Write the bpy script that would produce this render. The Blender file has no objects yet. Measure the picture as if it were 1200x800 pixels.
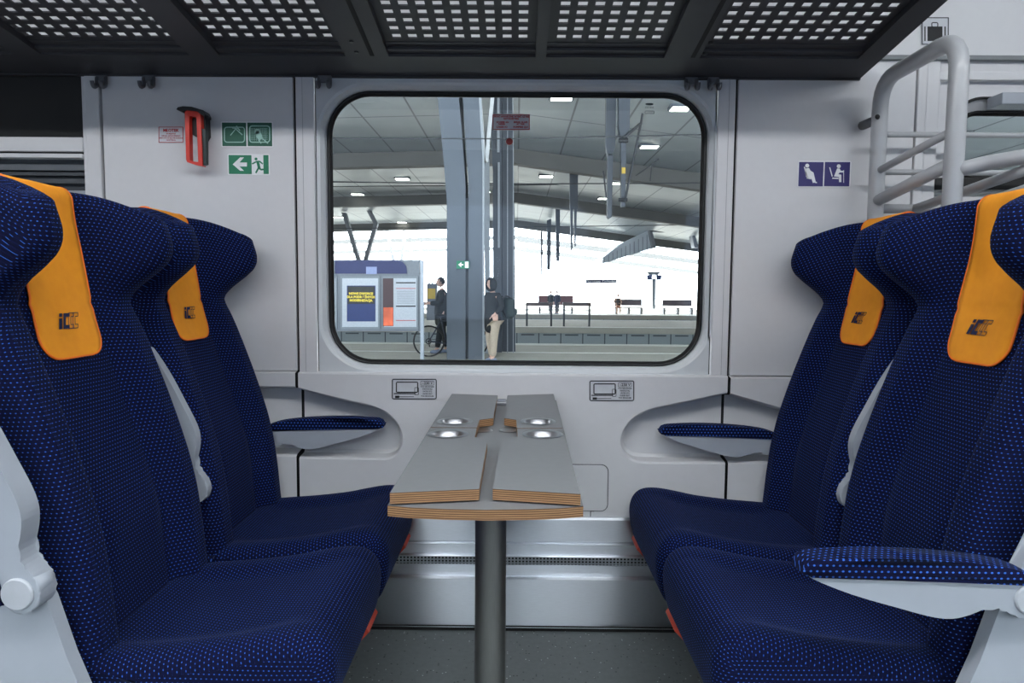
import bpy, bmesh, math, random
from mathutils import Vector, Matrix
from mathutils.geometry import tessellate_polygon
random.seed(7)
S = bpy.context.scene
COL = S.collection
PI = math.pi

# ------------------------------------------------------------------ camera, world, lamps, exposure
F_PX = 807.0
CAM = Vector((0.0, -2.2, 1.08))
YAW, PITCH, ROLL = math.atan(5 / F_PX), math.atan(60 / F_PX), 0.0076
R = Matrix.Rotation(YAW, 3, 'Z') @ Matrix.Rotation(PI / 2 - PITCH, 3, 'X') @ Matrix.Rotation(ROLL, 3, 'Z')
cd = bpy.data.cameras.new('camera'); cam = bpy.data.objects.new('camera', cd); COL.objects.link(cam)
cd.sensor_width = 36; cd.lens = F_PX / 1200 * 36; cd.clip_start = 0.02; cd.clip_end = 600
cam.matrix_world = Matrix.Translation(CAM) @ R.to_4x4()
S.camera = cam
W = bpy.data.worlds.new('world'); S.world = W; W.use_nodes = True
bgn = W.node_tree.nodes['Background']; bgn.inputs[0].default_value = (0.90, 0.95, 1.0, 1); bgn.inputs[1].default_value = 16.0
S.view_settings.view_transform = 'Standard'; S.view_settings.look = 'None'
S.view_settings.gamma = 1; S.view_settings.use_curve_mapping = False
S.view_settings.exposure = 0.0
LAMP_E = 29.0        # emission strength of the coach ceiling strips
HALL_E = 14.0        # roof lamps of the station hall

def ray(px, py):
    return (R @ Vector(((px - 600) / F_PX, (400 - py) / F_PX, -1))).normalized()
def at(px, py, Y):
    d = ray(px, py); return CAM + d * ((Y - CAM.y) / d.y)
def atz(px, py, z):
    d = ray(px, py); return CAM + d * ((z - CAM.z) / d.z)
def atx(px, py, x):
    d = ray(px, py); return CAM + d * ((x - CAM.x) / d.x)

# ------------------------------------------------------------------ materials
MATS = {}
def srgb(c):
    return tuple(((v / 255) / 12.92 if v / 255 <= .04045 else ((v / 255 + .055) / 1.055) ** 2.4) for v in c)
def mat(name, col, rough=.5, metal=0, noise=.06, nscale=30, bump=0, emit=0, coat=0, sheen=0, spec=.5, aniso=None):
    if name in MATS: return MATS[name]
    m = bpy.data.materials.new(name); m.use_nodes = True
    nt = m.node_tree; b = nt.nodes['Principled BSDF']
    c = srgb(col)
    tc = nt.nodes.new('ShaderNodeTexCoord')
    src = tc.outputs['Object']
    if aniso:
        mp = nt.nodes.new('ShaderNodeMapping'); mp.inputs['Scale'].default_value = aniso
        nt.links.new(src, mp.inputs[0]); src = mp.outputs[0]
    n = nt.nodes.new('ShaderNodeTexNoise'); n.inputs['Scale'].default_value = nscale; n.inputs['Detail'].default_value = 3
    nt.links.new(src, n.inputs['Vector'])
    r = nt.nodes.new('ShaderNodeValToRGB')
    r.color_ramp.elements[0].position = .3; r.color_ramp.elements[1].position = .7
    r.color_ramp.elements[0].color = (*[v * (1 - noise) for v in c], 1)
    r.color_ramp.elements[1].color = (*[min(1, v * (1 + noise)) for v in c], 1)
    nt.links.new(n.outputs[0], r.inputs[0]); nt.links.new(r.outputs[0], b.inputs['Base Color'])
    b.inputs['Roughness'].default_value = rough; b.inputs['Metallic'].default_value = metal
    b.inputs['Specular IOR Level'].default_value = spec
    if coat: b.inputs['Coat Weight'].default_value = coat
    if sheen: b.inputs['Sheen Weight'].default_value = sheen
    if emit:
        b.inputs['Emission Color'].default_value = (*c, 1); b.inputs['Emission Strength'].default_value = emit
    if bump:
        bp = nt.nodes.new('ShaderNodeBump'); bp.inputs['Strength'].default_value = bump; bp.inputs['Distance'].default_value = .002
        nt.links.new(n.outputs[0], bp.inputs['Height']); nt.links.new(bp.outputs[0], b.inputs['Normal'])
    MATS[name] = m
    return m

class NT:
    """tiny math helper for node trees"""
    def __init__(s, m): s.t = m.node_tree; s.b = s.t.nodes['Principled BSDF']
    def new(s, k): return s.t.nodes.new(k)
    def ln(s, a, b): s.t.links.new(a, b)
    def m(s, op, a, b=None, c=None):
        n = s.new('ShaderNodeMath'); n.operation = op
        for i, v in enumerate((a, b, c)):
            if v is None: continue
            if isinstance(v, (int, float)): n.inputs[i].default_value = v
            else: s.ln(v, n.inputs[i])
        return n.outputs[0]
    def mix(s, fac, a, b):
        n = s.new('ShaderNodeMix'); n.data_type = 'RGBA'
        for sock, v in ((n.inputs[0], fac), (n.inputs[6], a), (n.inputs[7], b)):
            if isinstance(v, (tuple, list)): sock.default_value = (*v[:3], 1)
            elif isinstance(v, (int, float)): sock.default_value = v
            else: s.ln(v, sock)
        return n.outputs[2]

def fabric(name, pu=.0092, pv=.0080, rad=.128):
    m = bpy.data.materials.new(name); m.use_nodes = True; t = NT(m)
    uv = t.new('ShaderNodeUVMap'); sp = t.new('ShaderNodeSeparateXYZ'); t.ln(uv.outputs[0], sp.inputs[0])
    u = t.m('DIVIDE', sp.outputs[0], pu); v = t.m('DIVIDE', sp.outputs[1], pv)
    row = t.m('FLOOR', v); odd = t.m('MULTIPLY', t.m('FLOORED_MODULO', row, 2.0), .5)
    u2 = t.m('ADD', u, odd)
    fu = t.m('SUBTRACT', t.m('FRACT', u2), .5); fv = t.m('SUBTRACT', t.m('FRACT', v), .5)
    d = t.m('SQRT', t.m('ADD', t.m('POWER', t.m('MULTIPLY', fu, .85), 2.0), t.m('POWER', fv, 2.0)))
    dot = t.m('LESS_THAN', d, rad)
    n = t.new('ShaderNodeTexNoise'); n.inputs['Scale'].default_value = 140; t.ln(uv.outputs[0], n.inputs['Vector'])
    big = t.new('ShaderNodeTexNoise'); big.inputs['Scale'].default_value = 9; t.ln(uv.outputs[0], big.inputs['Vector'])
    base = t.mix(n.outputs[0], srgb((3, 6, 27)), srgb((7, 13, 54)))
    # woven line between the rows
    ln_ = t.m('LESS_THAN', t.m('ABSOLUTE', fv), .12)
    base = t.mix(t.m('MULTIPLY', ln_, .35), base, srgb((11, 21, 74)))
    dotc = t.mix(big.outputs[0], srgb((38, 90, 190)), srgb((66, 106, 186)))
    c = t.mix(dot, base, dotc)
    t.ln(c, t.b.inputs['Base Color']); t.b.inputs['Roughness'].default_value = .9
    t.b.inputs['Specular IOR Level'].default_value = .15
    t.b.inputs['Sheen Weight'].default_value = .05; t.b.inputs['Sheen Roughness'].default_value = .4
    t.b.inputs['Sheen Tint'].default_value = (.35, .5, 1, 1)
    bp = t.new('ShaderNodeBump'); bp.inputs['Strength'].default_value = .35; bp.inputs['Distance'].default_value = .0015
    t.ln(t.m('ADD', n.outputs[0], dot), bp.inputs['Height']); t.ln(bp.outputs[0], t.b.inputs['Normal'])
    return m
def plywood():
    m = bpy.data.materials.new('plywood_edge'); m.use_nodes = True; t = NT(m)
    tc = t.new('ShaderNodeTexCoord'); sp = t.new('ShaderNodeSeparateXYZ'); t.ln(tc.outputs['Object'], sp.inputs[0])
    n = t.new('ShaderNodeTexNoise'); n.inputs['Scale'].default_value = 1
    mp = t.new('ShaderNodeMapping'); mp.inputs['Scale'].default_value = (25, 25, 900); t.ln(tc.outputs['Object'], mp.inputs[0]); t.ln(mp.outputs[0], n.inputs['Vector'])
    f = t.m('FRACT', t.m('DIVIDE', sp.outputs[2], .0036))
    s = t.m('GREATER_THAN', f, .5)
    a = t.mix(n.outputs[0], srgb((138, 100, 66)), srgb((190, 150, 108)))
    b = t.mix(n.outputs[0], srgb((78, 52, 34)), srgb((118, 84, 56)))
    t.ln(t.mix(s, a, b), t.b.inputs['Base Color']); t.b.inputs['Roughness'].default_value = .5
    return m
def speckle_floor():
    m = bpy.data.materials.new('speckled_vinyl'); m.use_nodes = True; t = NT(m)
    tc = t.new('ShaderNodeTexCoord')
    v = t.new('ShaderNodeTexVoronoi'); v.inputs['Scale'].default_value = 110; t.ln(tc.outputs['Object'], v.inputs['Vector'])
    n = t.new('ShaderNodeTexNoise'); n.inputs['Scale'].default_value = 60; t.ln(tc.outputs['Object'], n.inputs['Vector'])
    wn = t.m('GREATER_THAN', t.new('ShaderNodeSeparateColor').outputs[0], 0)
    sc = t.new('ShaderNodeSeparateColor'); t.ln(v.outputs['Color'], sc.inputs[0])
    white = t.m('MULTIPLY', t.m('LESS_THAN', v.outputs['Distance'], .22), t.m('GREATER_THAN', sc.outputs[0], .90))
    dark = t.m('MULTIPLY', t.m('LESS_THAN', v.outputs['Distance'], .3), t.m('LESS_THAN', sc.outputs[0], .10))
    base = t.mix(n.outputs[0], srgb((92, 98, 98)), srgb((110, 116, 116)))
    c = t.mix(white, base, srgb((190, 195, 195))); c = t.mix(dark, c, srgb((60, 64, 64)))
    t.ln(c, t.b.inputs['Base Color']); t.b.inputs['Roughness'].default_value = .55
    return m
def perforated_metal():
    m = bpy.data.materials.new('perforated_steel'); m.use_nodes = True; t = NT(m)
    tc = t.new('ShaderNodeTexCoord'); sp = t.new('ShaderNodeSeparateXYZ'); t.ln(tc.outputs['Object'], sp.inputs[0])
    fx = t.m('SUBTRACT', t.m('FRACT', t.m('DIVIDE', sp.outputs[0], .0112)), .5)
    fz = t.m('SUBTRACT', t.m('FRACT', t.m('DIVIDE', sp.outputs[2], .0100)), .5)
    d = t.m('MAXIMUM', t.m('ABSOLUTE', fx), t.m('ABSOLUTE', fz))
    h = t.m('LESS_THAN', d, .28)
    t.ln(t.mix(h, srgb((170, 174, 180)), (0.005, 0.005, 0.006)), t.b.inputs['Base Color'])
    t.ln(t.m('SUBTRACT', 1.0, h), t.b.inputs['Metallic']); t.b.inputs['Roughness'].default_value = .35
    return m
def glass_mat(name, tint=(.9, .93, .93), refl=.09):
    m = bpy.data.materials.new(name); m.use_nodes = True; nt = m.node_tree; nt.nodes.clear()
    o = nt.nodes.new('ShaderNodeOutputMaterial'); mx = nt.nodes.new('ShaderNodeMixShader')
    tr = nt.nodes.new('ShaderNodeBsdfTransparent'); tr.inputs[0].default_value = (*tint, 1)
    gl = nt.nodes.new('ShaderNodeBsdfGlossy'); gl.inputs['Roughness'].default_value = .01
    fr = nt.nodes.new('ShaderNodeFresnel'); fr.inputs[0].default_value = 1.45
    ad = nt.nodes.new('ShaderNodeMath'); ad.operation = 'ADD'; ad.inputs[1].default_value = refl - .04
    nt.links.new(fr.outputs[0], ad.inputs[0]); nt.links.new(ad.outputs[0], mx.inputs[0])
    nt.links.new(tr.outputs[0], mx.inputs[1]); nt.links.new(gl.outputs[0], mx.inputs[2]); nt.links.new(mx.outputs[0], o.inputs[0])
    return m
def roof_panels():
    m = bpy.data.materials.new('roof_panels'); m.use_nodes = True; t = NT(m)
    tc = t.new('ShaderNodeTexCoord'); sp = t.new('ShaderNodeSeparateXYZ'); t.ln(tc.outputs['Object'], sp.inputs[0])
    fx = t.m('FRACT', t.m('DIVIDE', sp.outputs[0], 1.5)); fy = t.m('FRACT', t.m('DIVIDE', sp.outputs[1], 6.0))
    sx = t.m('LESS_THAN', fx, .035); sy = t.m('LESS_THAN', fy, .012)
    n = t.new('ShaderNodeTexNoise'); n.inputs['Scale'].default_value = .8; t.ln(tc.outputs['Object'], n.inputs['Vector'])
    base = t.mix(n.outputs[0], srgb((150, 160, 166)), srgb((178, 186, 190)))
    t.ln(t.mix(t.m('MAXIMUM', sx, sy), base, srgb((90, 96, 102))), t.b.inputs['Base Color'])
    t.b.inputs['Roughness'].default_value = .35
    return m
def block_wall():
    m = bpy.data.materials.new('platform_blocks'); m.use_nodes = True; t = NT(m)
    tc = t.new('ShaderNodeTexCoord'); sp = t.new('ShaderNodeSeparateXYZ'); t.ln(tc.outputs['Object'], sp.inputs[0])
    fx = t.m('FRACT', t.m('DIVIDE', sp.outputs[0], .95)); sx = t.m('LESS_THAN', fx, .05)
    zz = sp.outputs[2]
    slot = t.m('MULTIPLY', t.m('MULTIPLY', t.m('GREATER_THAN', fx, .22), t.m('LESS_THAN', fx, .82)),
               t.m('MULTIPLY', t.m('GREATER_THAN', zz, -.86), t.m('LESS_THAN', zz, -.80)))
    t.ln(t.mix(t.m('MAXIMUM', sx, slot), srgb((150, 158, 160)), srgb((80, 86, 90))), t.b.inputs['Base Color'])
    t.b.inputs['Roughness'].default_value = .8
    return m

FAB = fabric('dotted_velour')
FAB2 = fabric('armrest_velour', .0105, .0095, .17)
PLY = plywood()
M_WALL = mat('panel_grey', (208, 208, 209), .42, noise=.012, nscale=40)
M_WALL2 = mat('surround_grey', (200, 204, 206), .35, noise=.012, nscale=40)
M_CEIL = mat('ceiling_white', (200, 202, 204), .5, noise=.01)
M_GAP = mat('seam_black', (14, 15, 16), .8)
M_GASKET = mat('gasket_rubber', (10, 11, 12), .45)
M_STEEL = mat('brushed_steel', (214, 218, 224), .34, 1, noise=.05, nscale=20, aniso=(2, 2, 60))
M_POLE = mat('pole_steel', (150, 150, 148), .42, 1, noise=.06, nscale=30, aniso=(30, 30, 1))
M_CUP = mat('polished_steel', (168, 169, 172), .36, 1, noise=.02)
M_RACK = mat('rack_paint', (56, 56, 60), .5, noise=.03, spec=.3)
M_RACKD = mat('rack_sheet', (50, 50, 54), .5, noise=.03, spec=.25)
M_TUBE = mat('tube_paint', (176, 178, 180), .3, noise=.02, coat=.3)
M_SHELL = mat('seat_shell', (160, 166, 174), .38, noise=.02)
M_ORANGE = mat('orange_felt', (255, 160, 30), .85, noise=.05, nscale=45, bump=.2)
M_ORANGEB = mat('orange_binding', (255, 120, 22), .6)
M_NAVY = mat('logo_navy', (18, 24, 66), .8)
M_REDPAN = mat('seat_pan_red', (190, 66, 44), .5)
M_LAM = mat('grey_laminate', (116, 117, 119), .5, noise=.03, nscale=60)
M_BLK = mat('black_plastic', (16, 17, 18), .4)
M_RED = mat('red_plastic', (206, 46, 28), .35)
M_GREEN = mat('sign_green', (12, 120, 84), .5)
M_GREEND = mat('sign_dark_green', (10, 84, 62), .5)
M_WHITE = mat('sign_white', (232, 234, 235), .5)
M_VIOLET = mat('sign_indigo', (44, 38, 104), .5)
M_INK = mat('ink_black', (20, 20, 22), .6)
M_INKRED = mat('ink_red', (178, 34, 38), .6)
M_STICK = mat('sticker_grey', (196, 198, 202), .5)
M_GLASS = glass_mat('pane_glass', (.70, .74, .75), .055)
M_FLOOR = speckle_floor()

# brushing runs along the coach, so highlights stretch up and down
nt_ = M_STEEL.node_tree; cx_ = nt_.nodes.new('ShaderNodeCombineXYZ'); cx_.inputs[0].default_value = 1
nt_.links.new(cx_.outputs[0], nt_.nodes['Principled BSDF'].inputs['Tangent']); nt_.nodes['Principled BSDF'].inputs['Anisotropic'].default_value = .95
nt_.nodes['Principled BSDF'].inputs['Anisotropic Rotation'].default_value = .25
# ------------------------------------------------------------------ mesh helpers
def tag(o, label=None, cat=None, group=None, kind=None):
    if label: o['label'] = label
    if cat: o['category'] = cat
    if group: o['group'] = group
    if kind: o['kind'] = kind
    return o
def obj(name, bm, m, parent=None, smooth=False, mods=None):
    me = bpy.data.meshes.new(name)
    bmesh.ops.recalc_face_normals(bm, faces=bm.faces)
    bm.to_mesh(me); bm.free()
    o = bpy.data.objects.new(name, me); COL.objects.link(o)
    for mm in (m if isinstance(m, (list, tuple)) else [m]): me.materials.append(mm)
    if smooth:
        me.polygons.foreach_set('use_smooth', [True] * len(me.polygons))
    if parent: 
        o.parent = parent; o.matrix_parent_inverse = Matrix.Identity(4)
        # meshes are authored in world space unless their parent is at the origin
        if parent.get('_w'): me.transform(Matrix.Translation(-Vector(parent['_w']))); o['_w'] = list(parent['_w'])
    return o
def thing(name, loc, label, cat, group=None, world=True, rz=0, kind=None):
    o = bpy.data.objects.new(name, None); COL.objects.link(o)
    o.location = loc; o.rotation_euler = (0, 0, rz); o.empty_display_size = .05
    if world: o['_w'] = list(loc)
    return tag(o, label, cat, group, kind)
def ground_mesh(o, base):
    """move a top-level mesh's origin to base without moving the mesh"""
    o.data.transform(Matrix.Translation(-Vector(base))); o.location = base
    return o
def box(bm, x0, x1, y0, y1, z0, z1, bev=0):
    vs = [bm.verts.new((x, y, z)) for x in (x0, x1) for y in (y0, y1) for z in (z0, z1)]
    fs = [(0, 1, 3, 2), (4, 6, 7, 5), (0, 4, 5, 1), (2, 3, 7, 6), (0, 2, 6, 4), (1, 5, 7, 3)]
    ff = [bm.faces.new([vs[i] for i in f]) for f in fs]
    if bev:
        es = {e for f in ff for e in f.edges}
        bmesh.ops.bevel(bm, geom=list(es), offset=bev, segments=2, profile=.5, affect='EDGES')
def prism(bm, pts, vec, bev=0, midx=None):
    a = [bm.verts.new(p) for p in pts]; b = [bm.verts.new(Vector(p) + Vector(vec)) for p in pts]
    n = len(a); fs = [bm.faces.new(a), bm.faces.new(b[::-1])]
    sd = [bm.faces.new((a[i], a[(i + 1) % n], b[(i + 1) % n], b[i])) for i in range(n)]
    if midx is not None:
        for f in sd: f.material_index = midx
    if bev:
        es = [e for f in fs for e in f.edges]
        bmesh.ops.bevel(bm, geom=es, offset=bev, segments=3, profile=.5, affect='EDGES')
def loft(bm, loops, closed=True, capa=False, capb=False):
    vs = [[bm.verts.new(p) for p in l] for l in loops]
    n = len(vs[0])
    for a, b in zip(vs, vs[1:]):
        for i in range(n if closed else n - 1):
            j = (i + 1) % n
            bm.faces.new((a[i], a[j], b[j], b[i]))
    if capa: bm.faces.new(vs[0])
    if capb: bm.faces.new(vs[-1][::-1])
    return vs
def tube(bm, pts, r, n=12, closed=False, caps=True):
    pts = [Vector(p) for p in pts]; N = len(pts); rs = r if isinstance(r, (list, tuple)) else [r] * N
    up = None; loops = []
    for i, p in enumerate(pts):
        if closed: t = (pts[(i + 1) % N] - pts[i - 1]).normalized()
        else: t = (pts[min(i + 1, N - 1)] - pts[max(i - 1, 0)]).normalized()
        if up is None:
            up = t.orthogonal().normalized()
        else:
            up = (up - t * up.dot(t)).normalized()
        s = t.cross(up)
        loops.append([p + (up * math.cos(2 * PI * k / n) + s * math.sin(2 * PI * k / n)) * rs[i] for k in range(n)])
    vs = loft(bm, loops)
    if closed:
        for i in range(n):
            j = (i + 1) % n; bm.faces.new((vs[-1][i], vs[-1][j], vs[0][j], vs[0][i]))
    elif caps:
        bm.faces.new(vs[0]); bm.faces.new(vs[-1][::-1])
def round_path(pts, r, seg=6):
    """round the inner corners of a polyline"""
    pts = [Vector(p) for p in pts]; out = [pts[0]]
    for i in range(1, len(pts) - 1):
        a, b, c = pts[i - 1], pts[i], pts[i + 1]
        d1 = (a - b); d2 = (c - b); rr = min(r, d1.length * .48, d2.length * .48)
        p1 = b + d1.normalized() * rr; p2 = b + d2.normalized() * rr
        for k in range(seg + 1):
            t = k / seg; out.append(p1 * (1 - t) ** 2 + b * 2 * t * (1 - t) + p2 * t ** 2)
    out.append(pts[-1]); return out
def rrect(x0, x1, z0, z1, r, y, n=8):
    out = []
    for cx, cz, a in ((x1 - r, z1 - r, 0), (x0 + r, z1 - r, 90), (x0 + r, z0 + r, 180), (x1 - r, z0 + r, 270)):
        for k in range(n + 1):
            t = math.radians(a + 90 * k / n); out.append(Vector((cx + r * math.cos(t), y, cz + r * math.sin(t))))
    return out
def flat(bm, outer, holes=()):
    polys = [outer] + list(holes); allv = [v for p in polys for v in p]
    vs = [bm.verts.new(v) for v in allv]
    for t in tessellate_polygon([[Vector(v) for v in p] for p in polys]):
        try: bm.faces.new([vs[i] for i in t])
        except ValueError: pass
def lathe(bm, prof, cx, cy, n=32, z=0):
    loops = [[Vector((cx + r * math.cos(2 * PI * k / n), cy + r * math.sin(2 * PI * k / n), z + h)) for k in range(n)] for r, h in prof]
    return loft(bm, loops)
def ellipsoid(bm, c, rx, ry, rz, u=16, v=10, rot=None):
    mtx = Matrix.Translation(c) @ (rot.to_4x4() if rot else Matrix.Identity(4)) @ Matrix.Diagonal((rx, ry, rz, 1))
    bmesh.ops.create_uvsphere(bm, u_segments=u, v_segments=v, radius=1, matrix=mtx)
def sstep(a, b, x):
    t = max(0, min(1, (x - a) / (b - a))); return t * t * (3 - 2 * t)
def interp(tab, x):
    if x <= tab[0][0]: return tab[0][1]
    for (a, u), (b, v) in zip(tab, tab[1:]):
        if x <= b:
            t = (x - a) / (b - a); return u + (v - u) * t
    return tab[-1][1]
def smooth_tab(tab, x, w=.035):
    return sum(interp(tab, x + w * k) * c for k, c in ((-1, .25), (-.5, .25), (0, 0), (.5, .25), (1, .25)))
def set_uv(bm, fn):
    l = bm.loops.layers.uv.verify()
    for f in bm.faces:
        for lp in f.loops: lp[l].uv = fn(lp.vert)
def text_obj(name, s, size, m, loc, parent, shear=0, bold=0, align='CENTER', rot=(PI / 2, 0, 0), sx=1, depth=.0003):
    cu = bpy.data.curves.new(name, 'FONT'); cu.body = s; cu.size = size; cu.align_x = align; cu.align_y = 'CENTER'
    cu.shear = shear; cu.offset = bold; cu.extrude = depth; cu.resolution_u = 2
    t = bpy.data.objects.new(name, cu); COL.objects.link(t)
    bpy.context.view_layer.update()
    me = bpy.data.meshes.new_from_object(t.evaluated_get(bpy.context.evaluated_depsgraph_get()))
    bpy.data.objects.remove(t)
    me.transform(Matrix.Diagonal((sx, 1, 1, 1)))
    o = bpy.data.objects.new(name, me); COL.objects.link(o); me.materials.clear(); me.materials.append(m)
    from mathutils import Euler
    w = Vector(parent['_w']) if parent and parent.get('_w') else Vector((0, 0, 0))
    o.location = Vector(loc) - w; o.rotation_euler = rot
    if parent: o.parent = parent
    return o

# ------------------------------------------------------------------ THE COACH: floor, ceiling, walls
XL, XR, YF = -3.6, 3.6, -2.9
bm = bmesh.new(); box(bm, XL, XR, YF, 0.06, -.05, 0)
tag(obj('floor', bm, M_FLOOR), kind='structure')
bm = bmesh.new()
# gently vaulted ceiling
cl = []
for k in range(17):
    t = k / 16; y = YF - .02 + (0.10 - YF) * t
    z = 1.98 + .44 * math.sin(PI * max(0.02, min(.98, t))) ** .45
    cl.append((y, z))
loft(bm, [[(x, y, z) for y, z in cl] for x in (XL, XR)], closed=False)
loft(bm, [[(x, y, z + .05) for y, z in cl] for x in (XL, XR)], closed=False)
tag(obj('ceiling', bm, M_CEIL, smooth=True), kind='structure')
for nm, x in (('wall_left', XL), ('wall_right', XR)):
    bm = bmesh.new(); box(bm, min(x, x + math.copysign(.04, x)), max(x, x + math.copysign(.04, x)), YF, .06, -.05, 2.5)
    tag(obj(nm, bm, M_WALL), kind='structure')

def P(px, py, Y=0.0): return at(px, py, Y)
WB = thing('wall_back', (0, 0, 0), None, None, world=False, kind='structure')
# window surround panel between the pillar strips
xa, xb = P(372.5, 300).x, P(834, 300).x
ztop, zsh = P(600, 66).z, P(600, 437).z
gw = (P(381, 265).x, P(829, 265).x, P(605, 429).z, P(605, 104).z)     # gasket outer edge
gi = (gw[0] + .012, gw[1] - .012, gw[2] + .012, gw[3] - .012)           # glass edge
bm = bmesh.new()
outer = [Vector((xa, 0, zsh)), Vector((xb, 0, zsh)), Vector((xb, 0, ztop)), Vector((xa, 0, ztop))]
o1 = rrect(gw[0] - .024, gw[1] + .024, gw[2] - .018, gw[3] + .018, .165, 0, 12)
flat(bm, outer, [o1])
loft(bm, [o1, rrect(gw[0] - .014, gw[1] + .014, gw[2] - .010, gw[3] + .010, .155, .004, 12),
          rrect(gw[0] - .004, gw[1] + .004, gw[2] - .002, gw[3] + .002, .143, .020, 12), rrect(gw[0], gw[1], gw[2], gw[3], .138, .05, 12)])
obj('window_surround', bm, M_WALL2, WB)
# dark seams behind everything
bm = bmesh.new()
for (a, b) in ((P(98, 100).x, xa + .004), (xb - .004, P(1100, 100).x)):
    box(bm, a, b, .0125, .018, zsh, ztop); box(bm, a, b, .047, .050, P(600, 612).z, zsh)
obj('backing', bm, M_GAP, WB)
# pillar strips either side of the window
def vpanel(name, x0, x1, z0, z1, y0, y1=.012, bev=.003, m=M_WALL):
    bm = bmesh.new(); box(bm, x0, x1, y0, y1, z0, z1, bev); return obj(name, bm, m, WB)
sL0, sL1 = P(349.5, 300).x, P(370.6, 300).x
sR0, sR1 = P(836, 300).x, P(856, 300).x
for a, b in ((sL0, sL1), (sR0, sR1)):
    vpanel('pillar_strip', a, b, zsh - .002, ztop, -.006)
    q = .38 if a < 0 else .62
    bmx = bmesh.new(); xm = a + (b - a) * q
    box(bmx, xm - .0006, xm + .0006, -.0068, 0, zsh, ztop); obj('strip_seam', bmx, mat('seam_soft', (150, 152, 154), .6), WB)
uL0 = P(124, 228).x; uR1 = P(1070.5, 150).x
vpanel('upper_panel', uL0, P(346.5, 300).x, P(300, 434).z, ztop + .05, -.004)
vpanel('upper_panel', P(859, 300).x, uR1, P(900, 440).z, P(1000, 66).z, -.004)
vpanel('shaded_pillar', P(101.5, 150).x, P(120.5, 150).x - .004, 0.3, ztop + .05, -.006)
vpanel('shaded_pillar', P(118, 180).x, uL0 - .006, 0.3, ztop + .05, -.010)
vpanel('shaded_pillar', P(1072.5, 130).x, P(1083, 130).x, 0.3, P(1080, 70).z, -.010)
vpanel('shaded_pillar', P(1083.5, 130).x, P(1099, 130).x, 0.3, P(1080, 70).z, -.006)

# lower panels with the elbow recesses
YL, YR2 = -.018, .044
def lower_panel(outline, notches, zlow):
    pass
bm = bmesh.new()
xs0, xs1 = P(350.2, 500, YL).x, P(851.2, 500, YL).x
ztp, zbt = P(600, 440, YL).z, P(600, 606, YL).z
NL = [(353, 453.5), (401, 467), (435, 474), (453, 481), (466, 494), (472.5, 508), (472.5, 522), (466.5, 533), (455, 539), (353, 537.5)]
NR = [(849, 459), (801, 470), (760, 478.5), (741, 488.6), (729.5, 503), (726, 518), (730, 533), (741.6, 542), (757, 543.6), (848.5, 543.6)]
def notch_pts(px, edge_x, inset, Y, flip):
    pts = [P(a, b, YL) for a, b in px]
    pts = [Vector((p.x, 0, p.z)) for p in pts]
    pts[0].x = pts[-1].x = edge_x
    pts = round_path(pts, .05, 5)
    out = []
    for i, p in enumerate(pts):
        a = pts[max(0, i - 1)]; b = pts[min(len(pts) - 1, i + 1)]; t = (b - a).normalized()
        n = Vector((t.z, 0, -t.x)) * (1 if flip else -1)
        q = p + n * inset; 
        if i in (0, len(pts) - 1): q.x = edge_x
        out.append(Vector((q.x, Y, q.z)))
    return out
def recess(bm, px, edge_x, flip):
    stages = [(0, YL), (-.0025, YL + .0025 * 0), (-.006, YL + .006), (-.016, YR2 - .008), (-.024, YR2)]
    stages = [(0, YL), (.003, YL + .002), (.006, YL + .008), (.010, YR2 - .010), (.020, YR2)]
    loops = [notch_pts(px, edge_x, -i, y, flip) for i, y in stages]
    loft(bm, loops, closed=False)
    flat(bm, loops[-1])
    return loops[0]
nl = recess(bm, NL, xs0, False); nr = recess(bm, NR, xs1, True)
outl = [Vector((xs0, YL, ztp)), *nl, Vector((xs0, YL, zbt)), Vector((xs1, YL, zbt)), *nr[::-1], Vector((xs1, YL, ztp))]
flat(bm, outl)
# bevelled top edge of the panel
loft(bm, [[(xs0, YL, ztp), (xs1, YL, ztp)], [(xs0, YL + .004, ztp + .004), (xs1, YL + .004, ztp + .004)], [(xs0, .01, ztp + .006), (xs1, .01, ztp + .006)]], closed=False)
o = obj('lower_panel', bm, M_WALL, WB)
# side lower panels
def side_lower(xe, xo, top, bot, ztopp, zb):
    """xe seam edge, xo outer end; top/bot polyline z at (xe, xo)"""
    bm = bmesh.new(); s = 1 if xo > xe else -1
    flat(bm, [Vector((xe, YL, ztopp)), Vector((xo, YL, ztopp)), Vector((xo, YL, top[1])), Vector((xe, YL, top[0]))])
    flat(bm, [Vector((xe, YL, bot[0])), Vector((xo, YL, bot[1])), Vector((xo, YL, zb)), Vector((xe, YL, zb))])
    loft(bm, [[(xe, YL, top[0]), (xo, YL, top[1])], [(xe, YL + .008, top[0] - .006), (xo, YL + .008, top[1] - .006)], [(xe, YR2, top[0] - .014), (xo, YR2, top[1] - .014)],
              [(xe, YR2, bot[0] + .014), (xo, YR2, bot[1] + .014)], [(xe, YL + .008, bot[0] + .006), (xo, YL + .008, bot[1] + .006)], [(xe, YL, bot[0]), (xo, YL, bot[1])]], closed=False)
    loft(bm, [[(xe, YL, ztopp), (xo, YL, ztopp)], [(xe, .01, ztopp + .006), (xo, .01, ztopp + .006)]], closed=False)
    obj('lower_panel', bm, M_WALL, WB)
xl = P(346.8, 500, YL).x; xr = P(854.5, 500, YL).x
side_lower(xl, P(100, 500, YL).x, (P(348, 452.5, YL).z,) * 2, (P(348, 535, YL).z,) * 2, P(340, 437, YL).z, zbt)
side_lower(xr, P(1105, 500, YL).x, (P(855, 460.5, YL).z, P(855, 460.5, YL).z - .19), (P(855, 543, YL).z,) * 2, P(860, 443, YL).z, zbt)
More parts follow.
